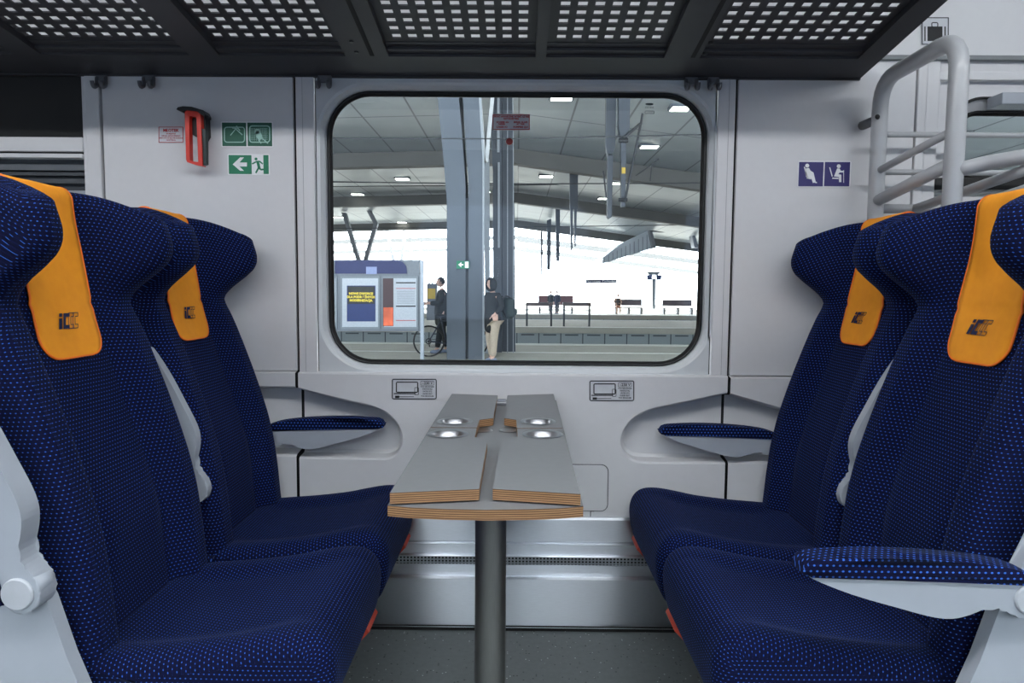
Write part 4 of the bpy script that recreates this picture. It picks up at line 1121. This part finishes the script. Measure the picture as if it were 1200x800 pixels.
# V columns at the left
M_VC = mat('v_column_grey', (128, 130, 134), .6, noise=.05, nscale=1)
vc = [((402.5, 249), (420, 306), (440, 262), (427.5, 306), (431, 245), 42.6, 4.6), ((453, 270), (461, 306), (474, 272), (470, 306), (470, 262), 58.4, 3.2), ((480, 277), (483.5, 330), (494, 277), (491, 330), (491, 272), 74.4, 2.4), ((500, 288), (504, 345), (508, 290), (506, 345), (505, 286), 84, 1.6)]
for a, b, c, e, k, d, w in vc:
    t = thing('v_column', at((b[0] + e[0]) / 2, 345, YD(d)), 'grey V-shaped roof column standing far back in the left of the hall', 'column', 'V-shaped hall columns')
    h = w / 2
    bm = bmesh.new(); px_prism(bm, [(a[0] - h, a[1]), (a[0] + h, a[1]), (b[0] + h, b[1]), (b[0] - h, b[1])], d, .4); obj('arm', bm, M_VC, t)
    bm = bmesh.new(); px_prism(bm, [(k[0] - h, k[1]), (k[0] + h, k[1]), (c[0] + h, c[1]), (e[0] + h, e[1]), (e[0] - h, e[1]), (c[0] - h, c[1])], d, .4); obj('arm', bm, M_VC, t)
    bm = bmesh.new(); x_ = at((b[0] + e[0]) / 2, b[1], YD(d)); box(bm, x_.x - .5, x_.x + .5, YD(d), YD(d) + .4, ZP - .2, x_.z + .1); obj('foot', bm, M_VC, t)

# hanging masts of the overhead line
def mast(lab, parts, d, mm=M_MAST, arms=(), mark=None):
    p = at(parts[0][0][0], parts[0][-1][1], YD(d))
    t = thing('catenary_mast', p, lab, 'mast')
    for pp in parts:
        bm = bmesh.new(); px_prism(bm, pp, d, .22); obj('drop_post', bm, mm, t)
    for a in arms:
        bm = bmesh.new(); tube(bm, [at(x, y, YD(d) - .05) for x, y in a[0]], a[1], 8); obj('bracket_arm', bm, M_DARKM, t)
    if mark:
        bm = bmesh.new(); px_prism(bm, mark, d - .05, .04); obj('warning_mark', bm, mat('mark_yellow', (190, 158, 60), .6), t)
mast('wide grey hanging mast, left of the twin masts at the top right of the window',
     [[(711, 96), (722.5, 96), (721, 172), (717.5, 182), (712.5, 182), (710, 172)], [(712.5, 180), (718.5, 180), (717, 254), (714, 256), (712, 254)]], 16.9, M_MAST, [([(707, 200), (710.5, 232)], .02)])
mast('hanging mast with dark insulator arms and a yellow mark, right one of the twin masts',
     [[(725.5, 96), (739, 96), (738, 150), (733.5, 166), (728.5, 166), (725, 148)], [(728, 164), (734, 164), (732.8, 242), (728.4, 242)]], 16.6, M_MAST,
     [([(730, 162), (750.5, 145)], .035), ([(750.5, 147), (732, 237)], .028), ([(751, 146), (753, 133)], .028), ([(745, 206), (762, 194), (772, 186)], .014), ([(764, 192), (762, 212)], .012), ([(725, 164.5), (736, 164.5)], .05), ([(725, 234), (735, 234)], .045)],
     [(728.8, 196), (733, 196), (733, 203), (728.8, 203)])
mast('grey hanging mast with two slim tubes in the middle of the window', [[(667.5, 184), (677.8, 184), (677, 245), (668, 245)], [(668.5, 244), (671.5, 244), (671, 293), (669, 293)], [(673, 244), (676, 244), (675, 288), (673.3, 288)]], 27)
mast('dark hanging mast ending just above the bright far platform', [[(651, 236), (656.5, 236), (655.5, 306), (652, 306)]], 39)
mast('blurred dark hanging mast nearest the dark column', [[(641, 258), (646, 256), (645, 316), (641, 316)]], 46)
mast('slim hanging mast beside the dark column, lowest of the row', [[(633.5, 262), (636, 262), (636, 322), (634, 322)]], 51.5)
# overhead wires
for i, (d, ya_, yb_) in enumerate(((14.5, 162, 148), (19.5, 212, 214), (32, 219, 212), (41, 268, 262))):
    a = at(300, ya_, YD(d)); b = at(900, yb_ + (0 if i else 8), YD(d))
    bm = bmesh.new(); e = (b - a); tube(bm, [a - e * .4 + Vector((0, 0, 0)), a, (a + b) / 2 - Vector((0, 0, .06)), b, b + e * .4], .013 + .003 * i, 6)
    tag(obj('overhead_wire', bm, M_DARKM), 'thin dark overhead line wire crossing the hall behind the pane', 'wire', 'overhead line wires')
# information board on the near platform
dB = 14.4; YB = YD(dB)
t = thing('information_board', at(440, 427, YB), 'grey platform information board with blue header, poster and timetable', 'notice board')
def bpl(name, x0, y0, x1, y1, m, dy=0, th=.02, par=None):
    bm = bmesh.new(); prism(bm, [at(x0, y0, YB + dy), at(x1, y0, YB + dy), at(x1, y1, YB + dy), at(x0, y1, YB + dy)], (0, th, 0)); return obj(name, bm, m, par or t)
M_BG = mat('board_grey', (112, 117, 124), .5); M_NB = mat('board_navy', (28, 36, 84), .5); M_PAPER = mat('paper', (176, 180, 186), .7)
bpl('header', 340, 304.6, 491.5, 322, M_BG, .02, .12)
bm = bmesh.new(); px_prism(bm, [(340, 304.8), (466, 304.8), (472, 307), (476, 312), (477, 320.5), (340, 320.5)], dB, .02); obj('blue_field', bm, M_NB, t)
bpl('back_plate', 340, 321, 493, 388, M_BG, .03, .1)
for (a, b) in ((386, 394), (400.5, 444), (449.5, 489)):
    f = bpl('display_case', a - 1.5, 323.5, b + 1, 385.5, mat('case_grey', (120, 126, 132), .5), .0, .03)
    bpl('paper_sheet', a + .5, 326, b - 1, 383, M_PAPER, -.006, .006, f)
f = bpl('poster', 406.5, 334.5, 440, 376.5, mat('poster_navy', (26, 44, 96), .5), -.014, .006)
bpl('poster_photo', 407.5, 335.5, 439, 356, mat('poster_dark', (34, 34, 32), .5, noise=.6, nscale=4), -.016, .002, f)
for k, (s, y) in enumerate((('NOWE DWORCE', 344), ('DLA PODRÓŻNYCH', 348), ('MODERNIZACJA', 352))): ptxt('lettering', s, 423, y, 2.6, YB - .018, mat('ink_yellow', (226, 200, 70), .6), f, bold=.004)
f = bpl('tall_poster', 448.8, 326, 461, 382, mat('poster_brown', (62, 40, 44), .5), -.014, .006)
bpl('poster_picture', 449.4, 360, 460.6, 381.5, mat('poster_orange', (204, 92, 56), .5, noise=.5, nscale=3), -.016, .002, f)
for k, y in enumerate((330.5, 358)): bpl('timetable_line', 464, y, 487, y + 1.4, M_INK, -.014, .004)
for k, y in enumerate((337.5, 375)): bpl('timetable_line', 464, y, 487, y + .7, M_INKRED, -.014, .004)
for k in range(8): bpl('timetable_line', 465, 341 + k * 2, 486, 341.4 + k * 2, M_BG, -.014, .004)
bpl('letter_mark', 429, 312.5, 441.5, 321, mat('mark_pale', (130, 140, 176), .5), -.004, .004)
for x in (494.5, 390): bm = bmesh.new(); px_prism(bm, [(x - 2, 305), (x + 2, 305), (x + 2, 427), (x - 2, 427)], dB - .02, .08); obj('post', bm, M_SHELL, t)
for (a, b) in ((386, 396), (401, 444), (448, 489)): pass
# yellow ticket machine / box behind the cyclist
t = thing('ticket_machine', at(505, 372, YD(31)), 'small grey ticket machine with a yellow front far behind the board', 'machine')
bm = bmesh.new(); px_prism(bm, [(500, 332), (512, 332), (512, 375), (500, 375)], 31, .5); obj('cabinet', bm, M_BG, t)
bm = bmesh.new(); px_prism(bm, [(501.5, 338), (510, 338), (510, 350), (501.5, 350)], 30.95, .05); obj('front_panel', bm, mat('machine_yellow', (222, 186, 60), .5), t)

# platform furniture on the far platforms
def table_rail(lab, x0, x1, y0, y1, d, brown=(96, 78, 70)):
    a, b = at(x0, y0, YD(d)), at(x1, y1, YD(d))
    t = thing('bench_rail', ((a.x + b.x) / 2, a.y, ZP), lab, 'bench')
    bm = bmesh.new(); box(bm, a.x, b.x, a.y - .2, a.y + .2, a.z - .16, a.z, .01); obj('top_board', bm, mat('board_brown', brown, .6), t)
    for x in (a.x + .06, b.x - .06):
        bm = bmesh.new(); box(bm, x - .04, x + .04, a.y - .05, a.y + .05, ZP, a.z - .1); obj('leg', bm, M_DARKM, t)
table_rail('brown leaning rail on two posts, left of the pair on the far platform', 616, 647.5, 354, 378, 30.6)
table_rail('brown leaning rail on two posts, right of the pair on the far platform', 659.5, 692, 354, 378, 30.6)
def bench(lab, x0, x1, ytop, d, col=(110, 100, 104)):
    a, b = at(x0, ytop, YD(d)), at(x1, ytop, YD(d)); z0 = ZP
    t = thing('platform_bench', ((a.x + b.x) / 2, a.y, z0), lab, 'bench'); zs_ = z0 + .46; w = b.x - a.x
    mm = mat('bench_%d' % col[0], col, .6)
    bm = bmesh.new(); box(bm, a.x, b.x, a.y - .25, a.y + .25, zs_ - .06, zs_, .01); obj('seat', bm, mm, t)
    bm = bmesh.new(); box(bm, a.x, b.x, a.y + .22, a.y + .28, zs_ + .12, max(a.z, zs_ + .3), .01); obj('backrest', bm, mm, t)
    for k in (0.04, .5, .96):
        bm = bmesh.new(); x = a.x + w * k; box(bm, x - .05, x + .05, a.y - .22, a.y + .25, z0, zs_ - .05); obj('leg', bm, M_DARKM, t)
bench('long brown bench on the bright platform above the leaning rails', 631, 672, 346, 48, (128, 84, 82))
bench('grey bench on the bright platform with a person sitting at its left end', 721, 753, 350.5, 48)
bench('grey bench at the far right of the window on the bright platform', 777, 812, 351, 48)
t = thing('station_name_sign', at(704, 330, YD(50)), 'dark blue station name sign with white lettering above the far platform', 'sign')
bm = bmesh.new(); px_prism(bm, [(686.5, 327), (722.5, 327), (722.5, 331.6), (686.5, 331.6)], 50, .1); obj('name_board', bm, M_NB, t)
ptxt('lettering', 'Warszawa Zachodnia', 704.5, 329.3, 3.0, YD(49.95), M_WHITE, t, bold=.004)
for x in (688, 721): bm = bmesh.new(); px_prism(bm, [(x - .4, 331), (x + .4, 331), (x + .4, 366), (x - .4, 366)], 50, .08); obj('post', bm, M_SHELL, t)
t = thing('speaker_pillar', at(766, 357, YD(47)), 'pale pillar with two blue display boxes at its top on the bright platform', 'pillar')
bm = bmesh.new(); px_prism(bm, [(764.5, 326), (768.5, 326), (768, 362), (765, 362)], 47, .3); obj('shaft', bm, M_SHELL, t)
bm = bmesh.new(); px_prism(bm, [(758, 318), (775, 318), (771, 322), (762, 322)], 46.9, .5); obj('cap', bm, M_SHELL, t)
for x in (758.5, 769.5): bm = bmesh.new(); px_prism(bm, [(x, 322), (x + 6, 322), (x + 5.4, 328), (x + .6, 328)], 46.85, .3); obj('display_box', bm, mat('display_blue', (84, 96, 140), .5), t)
# glazed footbridge volume hanging at the right
t = thing('glazed_gallery', at(770, 290, YD(46)), 'pale glazed gallery slanting down under the roof at the right of the hall', 'gallery')
M_GAL = mat('gallery_panel', (228, 234, 240), .4, noise=.03)
bm = bmesh.new(); px_prism(bm, [(706, 302), (706, 309), (767, 290), (763, 271), (760, 270), (730, 284)], 46, 4); obj('side_panels', bm, M_GAL, t)
bm = bmesh.new()
for k in range(12):
    x = 708 + k * 5; px_prism(bm, [(x, 302.5 - (x - 706) * .53), (x + .5, 302.2 - (x - 706) * .53), (x + .5, 308.6 - (x - 706) * .30), (x, 308.8 - (x - 706) * .30)], 45.9, .06)
obj('mullions', bm, mat('mullion_grey', (130, 138, 150), .5), t)
bm = bmesh.new(); px_prism(bm, [(761, 270), (764.5, 270), (769, 290), (765, 291)], 45.5, .8); px_prism(bm, [(810, 272), (814, 272), (818.5, 290), (814, 290)], 45.5, .8); px_prism(bm, [(763, 269.5), (818, 271), (818, 273), (763, 271.5)], 45.5, .8); obj('end_frame', bm, mat('frame_mid', (140, 144, 150), .5), t)

# ------------------------------------------------------------------ people
def skin_mesh(name, joints, bones, m, parent=None, sub=2, root=0):
    """joints: list of (x,y,z,rx[,ry]); bones: index pairs"""
    me = bpy.data.meshes.new(name); me.from_pydata([j[:3] for j in joints], bones, [])
    o = bpy.data.objects.new(name, me); COL.objects.link(o)
    s = o.modifiers.new('skin', 'SKIN'); s.use_smooth_shade = True
    if not me.skin_vertices: pass
    for j, v in zip(joints, me.skin_vertices[0].data): v.radius = (j[3], j[4] if len(j) > 4 else j[3])
    me.skin_vertices[0].data[root].use_root = True
    ss = o.modifiers.new('sub', 'SUBSURF'); ss.levels = sub; ss.render_levels = sub
    bpy.context.view_layer.update()
    dg = bpy.context.evaluated_depsgraph_get(); nm = bpy.data.meshes.new_from_object(o.evaluated_get(dg))
    bpy.data.objects.remove(o)
    o = bpy.data.objects.new(name, nm); COL.objects.link(o); nm.materials.clear(); nm.materials.append(m)
    nm.polygons.foreach_set('use_smooth', [True] * len(nm.polygons))
    if parent: o.parent = parent
    return o
M_SKIN = mat('skin', (206, 164, 144), .6, noise=.05)
def hand_chain(J, B, wrist, d, side, n0):
    """adds a palm and five finger chains after wrist index n0; d = pointing direction, side = thumb direction"""
    d = Vector(d).normalized(); s = Vector(side).normalized(); w = Vector(wrist)
    p = w + d * .05; J.append((*p, .030, .016)); ip = len(J) - 1; B.append((n0, ip))
    for k, (off, ln_) in enumerate(((-.028, .055), (-.010, .07), (.010, .075), (.028, .068))):
        a = p + d * .03 + s * off; b = a + d * ln_ * .5; c = b + d * ln_ * .4 + Vector((0, 0, -.01))
        J.append((*a, .0095)); i = len(J) - 1; B.append((ip, i)); J.append((*b, .0085)); B.append((i, i + 1)); J.append((*c, .0075)); B.append((i + 1, i + 2))
    a = w + d * .03 + s * .035; b = a + d * .03 + s * .02
    J.append((*a, .011)); i = len(J) - 1; B.append((n0, i)); J.append((*b, .009)); B.append((i, i + 1))
def head(parent, c, face, m=M_SKIN, hair=None, hairlen=.0, hood=None, size=1):
    """face = unit direction in the xy plane"""
    f = Vector(face).normalized(); rot = Matrix.Rotation(math.atan2(f.y, f.x), 3, 'Z')
    bm = bmesh.new(); T = lambda v: Vector(c) + rot @ (Vector(v) * size)
    bmesh.ops.create_uvsphere(bm, u_segments=24, v_segments=18, radius=1)
    for v in bm.verts:
        x, y, z = v.co; jaw = 1 - .28 * sstep(.1, -1, z)
        x2 = x * .098 * (1 - .10 * sstep(0, -1, z)); y2 = y * .076 * jaw; z2 = z * .118
        if x > .5:                                     # nose, brow, mouth and eye hollows
            x2 += .024 * math.exp(-(y / .16) ** 2) * math.exp(-((z + .12) / .18) ** 2)
            x2 -= .008 * math.exp(-((abs(y) - .36) / .14) ** 2) * math.exp(-((z - .08) / .10) ** 2)
            x2 += .005 * math.exp(-(y / .28) ** 2) * math.exp(-((z + .52) / .08) ** 2)
        v.co = T((x2, y2, z2))
    for sgn in (-1, 1):
        ellipsoid(bm, T((-.005, sgn * .078, -.01)), .018, .010, .030, 10, 8, rot)
    h = obj('head', bm, m, parent, smooth=True)
    bm = bmesh.new()
    for sgn in (-1, 1): ellipsoid(bm, T((.083, sgn * .028, .010)), .008, .010, .006, 8, 6, rot)
    obj('eyes', bm, M_INK, h); bm = bmesh.new(); ellipsoid(bm, T((.094, 0, -.062)), .006, .022, .005, 10, 6, rot); obj('lips', bm, mat('lip', (160, 96, 90), .6), h)
    if hair:
        bm = bmesh.new(); bmesh.ops.create_uvsphere(bm, u_segments=24, v_segments=18, radius=1)
        dl = [v for v in bm.verts if (v.co.x > .42 and v.co.z < .45) or v.co.z < -.35]
        bmesh.ops.delete(bm, geom=dl, context='VERTS')
        for v in bm.verts: v.co = T((v.co.x * .106 - .006, v.co.y * .083, v.co.z * .124 + .004))
        obj('hair', bm, hair, h, smooth=True)
    if hood:
        bm = bmesh.new(); bmesh.ops.create_uvsphere(bm, u_segments=24, v_segments=18, radius=1)
        dl = [v for v in bm.verts if (v.co.x > .74)]
        bmesh.ops.delete(bm, geom=dl, context='VERTS')
        for v in bm.verts: v.co = T((v.co.x * .132 + .002, v.co.y * (.108 + .03 * sstep(0, -1, v.co.z)), v.co.z * .155 - .012))
        o = obj('hood', bm, hood, h, smooth=True); sm = o.modifiers.new('t', 'SOLIDIFY'); sm.thickness = .012
    return h
M_JACK = mat('jacket_black', (22, 25, 27), .8); M_TROU = mat('trousers_beige', (176, 160, 142), .85); M_SHOE = mat('shoe_grey', (120, 130, 150), .6)
def shoe(parent, x, y, z, f, m):
    a = math.atan2(f[1], f[0]); rot = Matrix.Rotation(a, 3, 'Z'); bm = bmesh.new(); bmesh.ops.create_uvsphere(bm, u_segments=18, v_segments=10, radius=1)
    for v in bm.verts:
        q = Vector((v.co.x * .14 + .05, v.co.y * .048 * (1 - .15 * v.co.x), max(v.co.z, -.6) * .055 * (1.35 if v.co.x < 0 else 1) + .033)); v.co = Vector((x, y, z)) + rot @ q
    obj('shoe', bm, m, parent, smooth=True)
def person(label, base, sc, face, pose, jacket, trousers, skinm, hair=None, hood=None, shoem=M_SHOE):
    f = Vector((face[0], face[1], 0)).normalized(); s = Vector((-f.y, f.x, 0))   # s = person's left
    t = thing('person', base, label, 'person', world=False); t.scale = (sc, sc, sc)
    V = lambda fw, lf, z: tuple(f * fw + s * lf + Vector((0, 0, z)))
    J = [(*V(0, 0, .95), .155, .11), (*V(0, 0, 1.12), .14, .10), (*V(.0, 0, 1.32), .165, .11), (*V(0, 0, 1.46), .085, .08), (*V(.01, 0, 1.54), .055, .055)]
    B = [(0, 1), (1, 2), (2, 3), (3, 4)]
    st = pose.get('stance', .1)
    for sg, fo in ((1, st), (-1, -st)):
        i = len(J); J += [(*V(0, sg * .095, .86), .095), (*V(fo * .3 + .02, sg * .105, .48), .062), (*V(fo, sg * .11, .10), .042), (*V(fo + .08, sg * .115, .04), .036, .03)]
        B += [(0, i), (i, i + 1), (i + 1, i + 2), (i + 2, i + 3)]
    arms = []
    for sg, (el, wr) in ((1, pose['L']), (-1, pose['R'])):
        i = len(J); J += [(*V(0, sg * .19, 1.42), .062), (*V(el[0], sg * el[1], el[2]), .047), (*V(wr[0], sg * wr[1], wr[2]), .030)]
        B += [(2, i), (i, i + 1), (i + 1, i + 2)]; d = Vector(V(wr[0], sg * wr[1], wr[2])) - Vector(V(el[0], sg * el[1], el[2]))
        hand_chain(J, B, V(wr[0], sg * wr[1], wr[2]), d, Vector((0, 0, 1)) if abs(d.normalized().z) < .7 else f, i + 2); arms.append((i, sg))
    skin_mesh('body', J, B, skinm, t, 1)
    # jacket and trousers follow the body a little larger
    g = 1.16
    JJ = [(*V(0, 0, .60), .185, .16), (*V(0, 0, 1.0), .20, .17), (*V(0, 0, 1.2), .175, .14), (*V(0, 0, 1.36), .175, .13), (*V(0, 0, 1.48), .09, .09)]; BB = [(0, 1), (1, 2), (2, 3), (3, 4)]
    for sg, (el, wr) in ((1, pose['L']), (-1, pose['R'])):
        i = len(JJ); e = Vector(V(el[0], sg * el[1], el[2])); w = Vector(V(wr[0], sg * wr[1], wr[2]))
        JJ += [(*V(0, sg * .19, 1.42), .082), (*e, .068), (*(w - (w - e) * .06), .05)]; BB += [(3, i), (i, i + 1), (i + 1, i + 2)]
    skin_mesh('jacket', JJ, BB, jacket, t, 2)
    JT = [(*V(0, 0, .93), .165, .14)]; BT = []
    for sg, fo in ((1, st), (-1, -st)):
        i = len(JT); JT += [(*V(0, sg * .10, .80), .112), (*V(fo * .3 + .02, sg * .11, .48), .085), (*V(fo - .005, sg * .115, .12), .068)]; BT += [(0, i), (i, i + 1), (i + 1, i + 2)]
    skin_mesh('trousers', JT, BT, trousers, t, 2)
    for sg, fo in ((1, st), (-1, -st)):
        p = V(fo - .02, sg * .115, 0); shoe(t, *p, f, shoem)
    head(t, V(.035, 0, 1.665), f, skinm, hair, 0, hood)
    return t
b = atz(577, 423.5, ZP); b.z = ZP; b.y = YD(15.1); b.x = at(577, 400, b.y).x
person('person in black hooded jacket and beige trousers standing beside the great column', b, 1.03, (-.8, -.6), {'L': ((-.05, .27, 1.17), (.04, .16, 1.03)), 'R': ((-.05, .27, 1.17), (.04, .16, 1.03)), 'stance': .06},
       M_JACK, M_TROU, M_SKIN, None, M_JACK)
# backpack
f = Vector((-.8, -.6, 0)).normalized(); s_ = Vector((-f.y, f.x, 0)); bc = b - f * .42 + Vector((0, 0, 1.20))
t = thing('backpack', bc, 'dark green backpack worn by the person in the black hooded jacket', 'backpack')
bm = bmesh.new(); bmesh.ops.create_uvsphere(bm, u_segments=20, v_segments=14, radius=1)
for v in bm.verts:
    x, y, z = [math.copysign(abs(c) ** .6, c) for c in v.co]; v.co = bc + f * (x * -.12) + s_ * (y * .15) + Vector((0, 0, z * .24 - .02))
obj('bag_body', bm, mat('bag_green', (40, 52, 50), .8), t, smooth=True)
bm = bmesh.new(); ellipsoid(bm, bc - f * .12 + Vector((0, 0, -.10)), .11, .10, .10); obj('front_pocket', bm, mat('bag_green', (40, 52, 50)), t, smooth=True)
for k in (-1, 1):
    bm = bmesh.new(); q = bc + s_ * .12 * k; tube(bm, round_path([q + Vector((0, 0, .2)) - f * 0, q + f * .14 + Vector((0, 0, .27)), q + f * .33 + Vector((0, 0, .10)), q + f * .16 + Vector((0, 0, -.2))], .08), .018, 8); obj('shoulder_strap', bm, M_BLK, t, smooth=True)
# person with the box
b2 = Vector((at(518, 400, YD(17.2)).x, YD(17.2), ZP))
person('person in dark top carrying a cardboard box, mostly hidden behind the great column', b2, 1.06, (-1, -.15), {'L': ((.05, .25, 1.18), (.30, .16, 1.17)), 'R': ((.05, .25, 1.18), (.30, .16, 1.17)), 'stance': .12},
       mat('top_dark', (40, 42, 38), .85), mat('trousers_dark', (36, 40, 44), .85), M_SKIN, mat('hair_dark', (48, 42, 40), .9))
t = thing('cardboard_box', b2 + Vector((-.60, -.08, 1.20)), 'brown cardboard box held in front by the person behind the column', 'box')
c = Vector((-.60, -.08, 1.24)) + b2
bm = bmesh.new(); box(bm, c.x - .14, c.x + .14, c.y - .18, c.y + .18, c.z - .17, c.z + .17, .004); obj('carton', bm, mat('cardboard', (168, 128, 88), .8), t)
bm = bmesh.new(); box(bm, c.x - .1405, c.x + .1405, c.y - .1805, c.y + .1805, c.z + .0, c.z + .03); obj('tape', bm, mat('tape', (190, 160, 120), .4), t)
# bicycle
YBk = YD(15.0 + 1.2); wr = 18.3 * 16.2 / F_PX; wc = at(502.5, 409, YBk); zc = ZP + wr
wc.z = zc; t = thing('bicycle', (wc.x + .5, YBk, ZP), 'dark bicycle parked behind the great column with its rear wheel showing', 'bicycle')
for k in (0, 1):
    cx = wc.x + 1.04 * k
    bm = bmesh.new(); tube(bm, [(cx + wr * .97 * math.cos(a), YBk, zc + wr * .97 * math.sin(a)) for a in [2 * PI * i / 40 for i in range(40)]], .02, 8, closed=True)
    w_ = obj('wheel', bm, M_BLK, t, smooth=True)
    bm = bmesh.new(); 
    for i in range(18): a = 2 * PI * i / 18; tube(bm, [(cx, YBk, zc), (cx + wr * .95 * math.cos(a), YBk, zc + wr * .95 * math.sin(a))], .0016, 4)
    obj('spokes', bm, M_DARKM, w_)
    bm = bmesh.new(); tube(bm, [(cx, YBk - .06, zc), (cx, YBk + .06, zc)], .022, 10); obj('hub', bm, M_DARKM, w_)
def q(x, z): return (wc.x + x, YBk, ZP + z)
bm = bmesh.new()
for pa in ([q(0, wr), q(.42, wr - .06)], [q(0, wr), q(.30, .86)], [q(.42, wr - .06), q(.28, .95)], [q(.30, .84), q(.86, .90)], [q(.42, wr - .06), q(.87, .82)], [q(.85, .95), q(1.04, wr)]): tube(bm, pa, .017, 8)
obj('frame', bm, mat('bike_frame', (44, 52, 70), .4), t, smooth=True)
bm = bmesh.new(); ellipsoid(bm, q(.26, .98), .13, .06, .03); obj('saddle', bm, M_BLK, t, smooth=True)
bm = bmesh.new(); tube(bm, [(wc.x + .84, YBk - .28, ZP + 1.03), (wc.x + .84, YBk + .28, ZP + 1.03)], .014, 8); tube(bm, [q(.85, .94), q(.84, 1.03)], .014, 8); obj('handlebar', bm, M_BLK, t, smooth=True)
bm = bmesh.new(); lathe_pts = [(wc.x + .06 * math.cos(a), YBk - .05, zc + .06 * math.sin(a)) for a in [2 * PI * i / 20 for i in range(20)]]; tube(bm, lathe_pts, .012, 6, closed=True); tube(bm, [q(0, wr), q(.02, wr - .13)], .014, 6); tube(bm, [(wc.x, YBk - .05, zc + .05), (wc.x + .42, YBk - .05, ZP + wr + .03)], .006, 6); tube(bm, [(wc.x + .02, YBk - .05, zc - .13), (wc.x + .42, YBk - .05, ZP + wr - .14)], .006, 6); obj('derailleur', bm, M_DARKM, t, smooth=True)
# tiny people on the bright platform
M_FAR = mat('clothes_grey', (84, 80, 84), .8)
for (px, py0, d, lab, c1) in ((645.5, 344, 47.5, 'distant standing person in dark clothes in front of the brown bench, left of two', (60, 64, 66)), (653, 343.5, 46.5, 'distant standing person in dark clothes in front of the brown bench, right of two', (52, 56, 74))):
    bb = Vector((at(px, 350, YD(d)).x, YD(d), ZP))
    person(lab, bb, .88, (-.6, -.8), {'L': ((0, .26, 1.14), (.02, .27, .90)), 'R': ((0, .26, 1.14), (.02, .27, .90)), 'stance': .08}, mat('c%d' % c1[0], c1, .8), M_FAR, M_SKIN, mat('hair_dark', (48, 42, 40)))
# seated person on the bench
bb = Vector((at(724, 350, YD(47.8)).x, YD(47.8), ZP))
t = thing('person', bb, 'distant person in grey clothes sitting at the left end of the far bench', 'person', world=False)
V = lambda x, y, z: (x, y, z)
J = [(0, 0, .55, .15, .12), (0, 0, .8, .14, .11), (0, -.02, 1.0, .15, .11), (0, -.02, 1.12, .07, .07)]; B = [(0, 1), (1, 2), (2, 3)]
for sg in (-1, 1):
    i = len(J); J += [(sg * .1, -.12, .53, .09), (sg * .11, -.45, .50, .065), (sg * .11, -.47, .12, .045), (sg * .11, -.55, .04, .035)]; B += [(0, i), (i, i + 1), (i + 1, i + 2), (i + 2, i + 3)]
    i = len(J); J += [(sg * .18, 0, 1.06, .06), (sg * .24, -.05, .80, .048), (sg * .14, -.28, .64, .03)]; B += [(2, i), (i, i + 1), (i + 1, i + 2)]; hand_chain(J, B, (sg * .14, -.28, .64), (0, -1, 0), (-sg, 0, 0), i + 2)
skin_mesh('body', J, B, M_SKIN, t, 1)
skin_mesh('clothing', [(a, b_, c, *(r * 1.2 for r in rr)) for a, b_, c, *rr in J[:4]] + [(.0, -.12, .53, .17, .1)], [(0, 1), (1, 2), (2, 3), (0, 4)], M_FAR, t, 1)
head(t, (0, -.04, 1.27), (0, -1, 0), M_SKIN, mat('hair_dark', (48, 42, 40)))
for o in bpy.data.objects:
    if '_w' in o: del o['_w']
